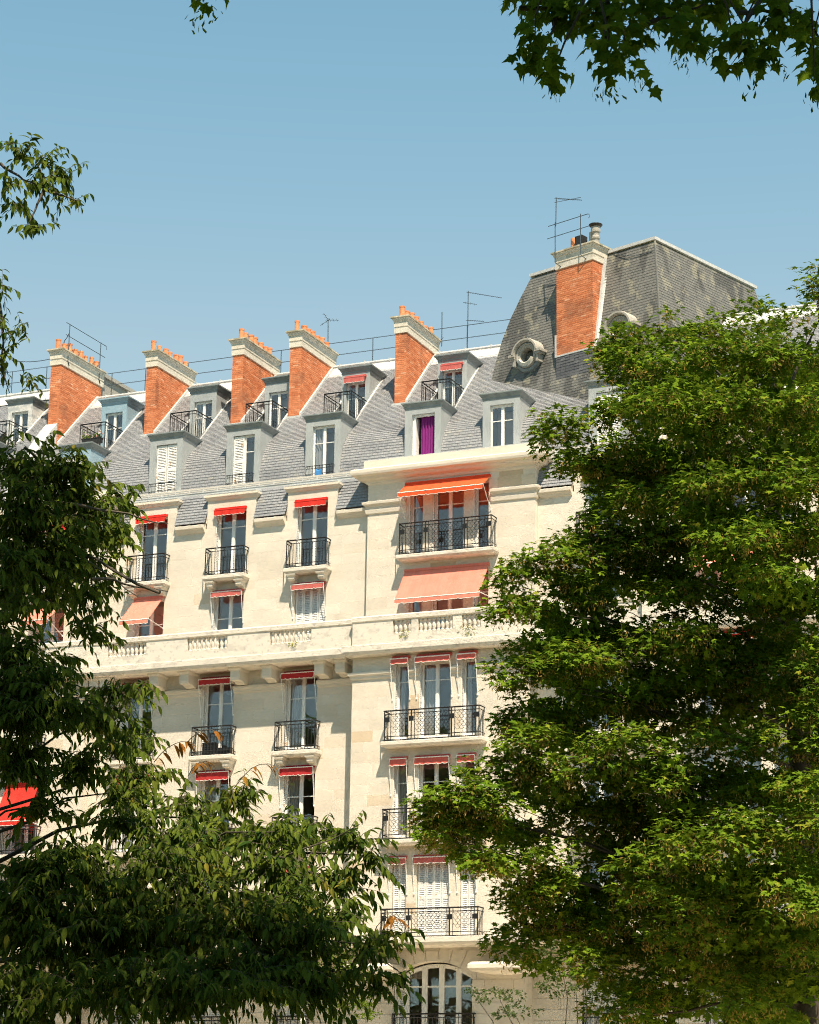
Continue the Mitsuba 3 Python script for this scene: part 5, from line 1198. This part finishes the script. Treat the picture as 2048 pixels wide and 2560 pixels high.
SUNV = np.array([0.3, -0.4, 0.85])      # leaf blades lean to the light
def pad_leaves(lob, r, leaf, dens, ry=1.0, top=0.35, flat=0.75):
    """Sprays of leaves over the upper and outer shell of each pad: points, leaf axes, normals."""
    P_, D_, N_ = [], [], []
    for x, y, z, rx, rz in lob:
        n = int(dens * math.pi * rx * rz / (leaf * leaf * 0.42)); ns = max(6, n // 9)
        u = r.normal(size=(ns, 3)); u[:, 2] = np.abs(u[:, 2]) * 1.0 - 0.25 * r.random(ns); u = unit(u)
        rad = r.uniform(0.62, 1.06, ns) ** 0.7 * (1 + 0.22 * np.sin(u[:, 0] * 5 + x) * np.cos(u[:, 2] * 4 + z))
        c = np.array([x, y, z]) + u * rad[:, None] * [rx, rx * ry, rz]
        for cc, uu in zip(c, u):
            k = r.integers(6, 12); g = r.uniform(0, 2 * np.pi, k); rr = leaf * r.uniform(0.3, 1.5, k)
            out = unit(uu * [1, 1, 0.3] + [0, 0, 0.1])
            o = np.stack([np.cos(g) * rr, np.sin(g) * rr, r.normal(0, leaf * 0.35, k)], -1)
            P_.append(cc + o); D_.append(unit(o * [1, 1, 0] + out * leaf * 0.8 + r.normal(0, leaf * 0.3, (k, 3)) + [0, 0, -0.35 * leaf])); N_.append(unit(np.array([0, 0, 1.0]) * flat + SUNV * 0.5 + uu * 0.45 + r.normal(0, 0.32, (k, 3))))
    return np.vstack(P_), np.vstack(D_), np.vstack(N_)

# ---- the big maple on the right
r = np.random.default_rng(5)
MT = thing('maple_tree', 'big maple with layered sunlit crown covering the right half of the facade', 'tree')
lob = MAPLE.copy(); lob[:, 1] += r.uniform(-0.4, 0.6, len(lob)); lob[:, 3:] *= 0.80
def rounded(lob, r, lo=0.30, hi=0.58, k=2.0):
    out = []                                 # every bough carries a heap of small rounded clumps
    for x, y, z, rx, rz in lob:
        for _ in range(max(4, int(k * rx * rz / 0.23))):
            u = unit(r.normal(size=3) + [0, -0.25, 0.45]); q = r.uniform(lo, hi); t = r.uniform(0.65, 1.0)
            out.append((x + u[0] * rx * t, y + u[1] * rx * t, z + u[2] * rz * t, q, q * 0.95))
    return np.array(out)
p, d, n = pad_leaves(rounded(lob, r, k=3.2), r, 0.15, 2.1, flat=0.5)
inner = []
for x, y, z, rx, rz in MAPLE:
    k = int(3.6 * math.pi * rx * rz / (0.15 ** 2 * 0.42)); q = unit(r.normal(size=(k, 3))) * r.random((k, 1)) ** 0.4
    inner.append(np.array([x, y, z]) + q * [rx * 0.8, 0.5, rz * 0.7] + np.column_stack([np.zeros(k), r.uniform(0.5, 3.2, k), np.full(k, -0.38 * rz)]))
inner = np.vstack(inner)
p = np.vstack([p, inner]); d = np.vstack([d, unit(r.normal(size=inner.shape) + [0, 0, -0.4])]); n = np.vstack([n, unit(r.normal(0, 0.5, inner.shape) + [0, 0, 0.8])])
sc = r.uniform(0.10, 0.165, len(p)); sc[-len(inner):] *= 1.25; uv = r.random((len(p), 2))
foliage(MT, maple_leaf(False, False), p, frames(d, n), sc, uv, 'leaf_maple')
ns = int((len(p) - len(inner)) * 0.11); pick = r.choice(len(p) - len(inner), ns, replace=False)
foliage(MT, samara_bunch(), p[pick] + np.column_stack([r.normal(0, 0.06, (ns, 2)), np.full(ns, -0.03)]), frames(np.tile([0, 0, 1.0], (ns, 1)) + r.normal(0, 0.2, (ns, 3)), unit(r.normal(size=(ns, 3)))), r.uniform(0.12, 0.21, ns), r.random((ns, 2)), 'samara', 0, stuff='seed_clusters')
TR = [(-11.6, 47.0, -0.1), (-11.75, 46.9, 3.0), (-11.8, 46.8, 6.5), (-11.7, 46.6, 9.5), (-11.9, 46.4, 12.5), (-12.1, 46.3, 15.0), (-12.0, 46.3, 18.0)]
m = MB(); m.tube(TR, [0.42, 0.36, 0.32, 0.29, 0.23, 0.15, 0.05], 12); put('trunk', m, 'bark', MT, smooth=True)
tr = np.array(TR)
for i, L in enumerate(MAPLE):
    if i % 3: continue
    zt = np.clip(L[2] - 0.35 * abs(L[0] + 12) - 0.3, 4.5, 16.5); a = [np.interp(zt, tr[:, 2], tr[:, j]) for j in (0, 1)] + [zt]
    q = branch_path(a, (L[0], L[1] + 0.4, L[2] - L[4] * 0.4), r, 0.05, 8, 0.04); ln = np.linalg.norm(q[-1] - q[0])
    m = MB(); m.tube(q, np.linspace(0.03 + 0.008 * ln, 0.012, 8), 6); put('branch', m, 'bark', MT, smooth=True)
    m = MB()
    for _ in range(4):
        s = q[r.integers(4, 8)]; e = np.array(L[:3]) + unit(r.normal(size=3) + [0, -0.3, 0.3]) * [L[3] * 0.8, L[3] * 0.6, L[4] * 0.8]; m.tube(branch_path(s, e, r, 0.1, 5), np.linspace(0.014, 0.005, 5), 4)
    put('twig', m, 'twig', MT)

# ---- the tree on the left: drooping pointed leaves in sprays
def droop(holder, lobs, r, leaf, mat, parts, hang=0.55, pick=None):
    P_, D_, N_, U_ = [], [], [], []; tw_ = MB()
    for dens, (x, y, z, rx, rz) in [(dn, L) for lob, dn in lobs for L in lob]:
        n = int(dens * math.pi * rx * rz / (leaf * leaf * 0.30)); ns = max(3, n // 11)
        for _ in range(ns):
            u = unit(r.normal(size=3)); c = np.array([x, y, z]) + u * r.uniform(0.25, 0.95) * np.array([rx, rx * 0.9, rz])
            dirv = unit(np.array([u[0] * 0.9 + 0.25, u[1] * 0.7 - 0.15, 0.25 + 0.5 * u[2]]) + r.normal(0, 0.35, 3)); L = leaf * r.uniform(2.2, 4.2); k = r.integers(8, 14)
            t = np.linspace(0, 1, k); path = c + dirv * L * (t[:, None] - 0.5); path[:, 2] -= 0.55 * L * t ** 2 * (0.3 + 0.7 * r.random())
            side = unit(np.cross(dirv, [0, 0, 1.0])); sg = np.where(np.arange(k) % 2, 1, -1)[:, None]
            dd = unit(side * sg * r.uniform(0.35, 0.75, (k, 1)) + dirv * 0.45 + np.array([0, 0, -1.0]) * r.uniform(hang * 0.5, hang * 1.9, (k, 1)) + r.normal(0, 0.14, (k, 3)))
            P_.append(path); D_.append(dd); N_.append(unit(np.array([0, 0, 1.0]) + 0.5 * side * sg + r.normal(0, 0.25, (k, 3)))); U_.append(np.clip(np.column_stack([r.normal(0.5, 0.25, k), np.full(k, r.random()) * 0.9 + 0.1 * r.random(k)]), 0, 1))
            tw_.tube(path[[0, k // 2, k - 1]], [0.0045, 0.0035, 0.002], 3, cap=False)
    p, d, n, u = map(np.vstack, (P_, D_, N_, U_))
    foliage(holder, lance_leaf(), p, frames(d, n), np.clip(r.normal(0.95, 0.22, len(p)), 0.45, 1.45) * leaf, u, mat, parts)
    put('twigs', tw_, 'twig', holder, kind='stuff')
    return p
r = np.random.default_rng(8)
LT = thing('broadleaf_tree', 'dark tree with drooping pointed leaves in front of the left side of the facade', 'tree')
airy = (LEFT[:, 0] > -14.0) & (LEFT[:, 2] > 6.9)
droop(LT, [(LEFT[~airy], 5.2), (LEFT[airy], 3.4), (TWIG, 3.4)], r, 0.132, 'leaf_left', 300)
# rusty young shoots at its tips
P_, D_, N_ = [], [], []
for a, b in RUST:
    q = branch_path(a, b, r, 0.10, 6, 0.16); sh = MB(); sh.tube(q, np.linspace(0.006, 0.003, 6), 4); put('shoot', sh, 'twig', LT)
    for t in np.sort(r.uniform(0.1, 1, 6)):
        for s in (-1, 1)[:r.integers(1, 3)]:
            i = t * 5; j = min(int(i), 4); pnt = q[j] + (q[j + 1] - q[j]) * (i - j); dr_ = unit(q[-1] - q[0]); sd = unit(np.cross(dr_, [0, 0, 1.0]))
            P_.append(pnt); D_.append(unit(dr_ * 0.6 + sd * s * 0.5 + [0, 0, -0.75] + r.normal(0, 0.15, 3))); N_.append(unit(np.array([0, 0, 1.0]) + r.normal(0, 0.3, 3)))
pp = np.array(P_); foliage(LT, lance_leaf(0.28), pp, frames(np.array(D_), np.array(N_)), r.uniform(0.12, 0.21, len(pp)), r.random((len(pp), 2)), 'leaf_rust', 0, stuff='young_leaves')
LTR = np.array([(-18.6, 22.8, -0.1), (-18.4, 22.7, 4.0), (-18.1, 22.5, 8.0), (-17.6, 22.3, 12.0), (-17.2, 22.1, 16.5)])
m = MB(); m.tube(LTR, [0.26, 0.22, 0.18, 0.13, 0.05], 10); put('trunk', m, 'bark', LT, smooth=True)
for i, L in enumerate(LEFT):
    if i % 2: continue
    z0 = max(3.0, L[2] - 0.35 * abs(L[0] + 18.2) - 0.2); a = [np.interp(z0, LTR[:, 2], LTR[:, j]) for j in (0, 1)] + [z0]; q = branch_path(a, L[:3], r, 0.06, 9, 0.05)
    m = MB(); m.tube(q, np.linspace(0.05, 0.007, 9), 6); put('branch', m, 'bark', LT, smooth=True)
for a, b in LBR:
    m = MB(); m.tube(branch_path(a, b, r, 0.07, 8, 0.0), np.linspace(0.022, 0.005, 8), 5); put('branch', m, 'twig', LT, smooth=True)

# ---- the maple whose lowest boughs hang into the top of the frame; its unseen crown is laid out to shade them and the left tree
r = np.random.default_rng(13)
NT = thing('maple_tree', 'overhanging maple boughs with dark lobed leaves against the sky at the top edge', 'tree')
P_, D_, N_ = [], [], []
for x, y, z, rx, rz in NEAR:
    n = int(4.0 * math.pi * rx * rz / (0.11 ** 2 * 0.5)) + 4
    u = unit(r.normal(size=(n, 3))) * r.uniform(0.1, 1.0, (n, 1)) ** 0.6
    P_.append(np.array([x, y, z]) + u * [rx, 0.28, rz]); out = np.column_stack([u[:, 0] * 0.8, u[:, 1] * 0.6, np.full(n, -0.75)]); D_.append(unit(out + r.normal(0, 0.35, (n, 3)))); N_.append(unit(np.column_stack([u[:, 0] * 0.4, u[:, 1] * 0.4 - 0.55, np.full(n, 0.75)]) + r.normal(0, 0.35, (n, 3))))
npart = sum(map(len, P_))
for cx, cy, cz, rx, ry, rz, n in SHADE_CROWN:
    u = unit(r.normal(size=(n, 3))) * r.uniform(0.3, 1.0, (n, 1)) ** 0.5
    q = np.array([cx, cy, cz]) + u * [rx, ry, rz]; P_.append(q); D_.append(unit(u * [1, 1, 0.2] + [0, 0, -0.5] + r.normal(0, 0.3, (n, 3)))); N_.append(unit(np.array([0, 0, 1.0]) + r.normal(0, 0.35, (n, 3))))
p, d, n = map(np.vstack, (P_, D_, N_)); sc = r.uniform(0.075, 0.12, len(p)); sc[npart:] *= 2.3; uv = r.random((len(p), 2))
pk = np.concatenate([r.random(npart), 2 + r.random(len(p) - npart)])
foliage(NT, maple_leaf(True, True), p[:npart], frames(d[:npart], n[:npart]), sc[:npart], uv[:npart], 'leaf_maple', pick=pk[:npart])
foliage(NT, maple_leaf(False, False), p[npart:], frames(d[npart:], n[npart:]), sc[npart:], uv[npart:], 'leaf_maple', 0, stuff='crown')
for i, L in enumerate(NEAR):
    if i in (3, 11, 18, 20, 21): continue
    b = np.array(L[:3]); a = b + [r.uniform(-0.25, 0.4), r.uniform(-0.3, 0.1), r.uniform(0.5, 1.1)]
    m = MB(); m.tube(branch_path(a, b - [0, 0, L[4] * 0.6], r, 0.10, 6), np.linspace(0.012, 0.004, 6), 5); put('twig', m, 'twig', NT, smooth=True)
for a, b in NBR:
    m = MB(); m.tube(branch_path(a, b, r, 0.08, 9), np.linspace(0.02, 0.006, 9), 5); put('branch', m, 'twig', NT, smooth=True)
hang = np.array(SAM); foliage(NT, samara_bunch(), np.repeat(hang, 2, 0) + r.normal(0, 0.02, (len(hang) * 2, 3)), frames(np.tile([0, 0, 1.0], (len(hang) * 2, 1)) + r.normal(0, 0.12, (len(hang) * 2, 3)), unit(r.normal(size=(len(hang) * 2, 3)))), r.uniform(0.09, 0.14, len(hang) * 2), r.random((len(hang) * 2, 2)), 'leaf_maple', 0, stuff='seed_clusters')
m = MB(); m.tube([(4.2, 7.5, -0.1), (4.1, 7.6, 3.0), (3.6, 8.0, 6.5), (2.4, 8.8, 10.0), (0.6, 9.8, 14.0), (-1.5, 11.0, 18.0)], [0.42, 0.36, 0.32, 0.27, 0.2, 0.07], 12); put('trunk', m, 'bark', NT, smooth=True)
for b in ((-3, 12.5, 9.8), (-5.6, 13.3, 10.6), (-1.0, 13, 10.6), (-7.5, 12, 12.6), (-9.5, 13.8, 15.4), (-13.5, 14.6, 16.2)):
    m = MB(); m.tube(branch_path((2.9, 8.5, 8.7), b, r, 0.05, 10, 0.06), np.linspace(0.12, 0.02, 10), 7); put('branch', m, 'bark', NT, smooth=True)

# ---- small trees and shrubs along the foot of the facade
def bushy(name, label, cat, lob, leaf, dens, mat, seed, trunk, parts=0, tm=small_leaf):
    r = np.random.default_rng(seed); k = thing(name, label, cat)
    p, d, n = pad_leaves(lob, r, leaf, dens, flat=0.35)
    d = unit(d + r.normal(0, 0.6, d.shape)); n = unit(n + r.normal(0, 0.5, n.shape))
    foliage(k, tm(), p, frames(d, n), r.uniform(0.75, 1.3, len(p)) * leaf, r.random((len(p), 2)), mat, parts)
    m = MB(); m.tube([(trunk[0], trunk[1], -0.1), trunk], [0.09, 0.04], 8); put('trunk', m, 'bark', k, smooth=True)
    for L in lob:
        m = MB(); m.tube(branch_path((trunk[0], trunk[1], trunk[2] * 0.6), L[:3], r, 0.08, 6), np.linspace(0.03, 0.008, 6), 5); put('branch', m, 'bark', k, smooth=True)
bushy('birch_tree', 'small grey-green birch with pale twigs beside the arched window, under the maple', 'tree', BIRCH, 0.085, 1.3, 'leaf_birch', 31, (-19.9, 55.2, 3.5))
bushy('shrub', 'bright yellow-green shrub at the foot of the facade, left of the arched window', 'shrub', BUSH, 0.085, 1.7, 'leaf_lime', 32, (-27.6, 58, 3.2))
bushy('lime_tree', 'young lime-green tree at the lower right corner, in front of the maple shade', 'tree', LIME, 0.09, 1.5, 'leaf_lime', 33, (-13.4, 49.8, 3.2))

# ---- trees the lower windows mirror, then unseen ones added to block sky light
r = np.random.default_rng(41)
for i, (x, y, h) in enumerate(((-38.5, 44.0, 18.5), (-45.5, 40.0, 20.0), (-52.5, 46.0, 19.5), (-60.0, 42.0, 20.5), (-22.0, -7.0, 17.0), (-9.0, -11.0, 18.0), (4.0, -9.0, 17.0), (17.0, -5.0, 18.0), (-33.0, 3.0, 18.0), (25.0, 9.0, 16.0))):
    k = thing('park_tree', ('round dark tree nearest the facade, mirrored in the lower windows', 'second dark tree beside the facade, mirrored in the lower windows', 'third dark tree beside the facade, outside the left edge', 'farthest dark tree left of the view', *(f'unseen tree added behind the viewer to block sky light, {w}' for w in ('left of the middle', 'nearest the middle on the left', 'nearest the middle on the right', 'right of the middle', 'at the far left', 'at the far right')))[i], 'tree')
    big = 1.0 if i < 4 else 1.55
    lob = np.array([(x + 3.4 * big * math.cos(a) * q, y + 3.2 * big * math.sin(a) * q, h * zz, 2.2 * big, 1.7 * big) for zz, q in ((0.14, 0.9), (0.30, 1), (0.48, 1.05), (0.66, 0.95), (0.82, 0.6), (0.9, 0.1)) for a in np.linspace(0, 2 * math.pi, 7)[:-1] + zz * 9])
    p, d, n = pad_leaves(lob, r, 0.42, 2.6 / big); foliage(k, small_leaf(), p, frames(d, n), big * r.uniform(0.45, 0.75, len(p)), r.random((len(p), 2)), 'leaf_maple', 0)
    m = MB(); m.tube([(x, y, -0.1), (x + 0.1, y, h * 0.4), (x - 0.1, y + 0.1, h * 0.9)], [0.4, 0.28, 0.06], 10); put('trunk', m, 'bark', k, smooth=True)
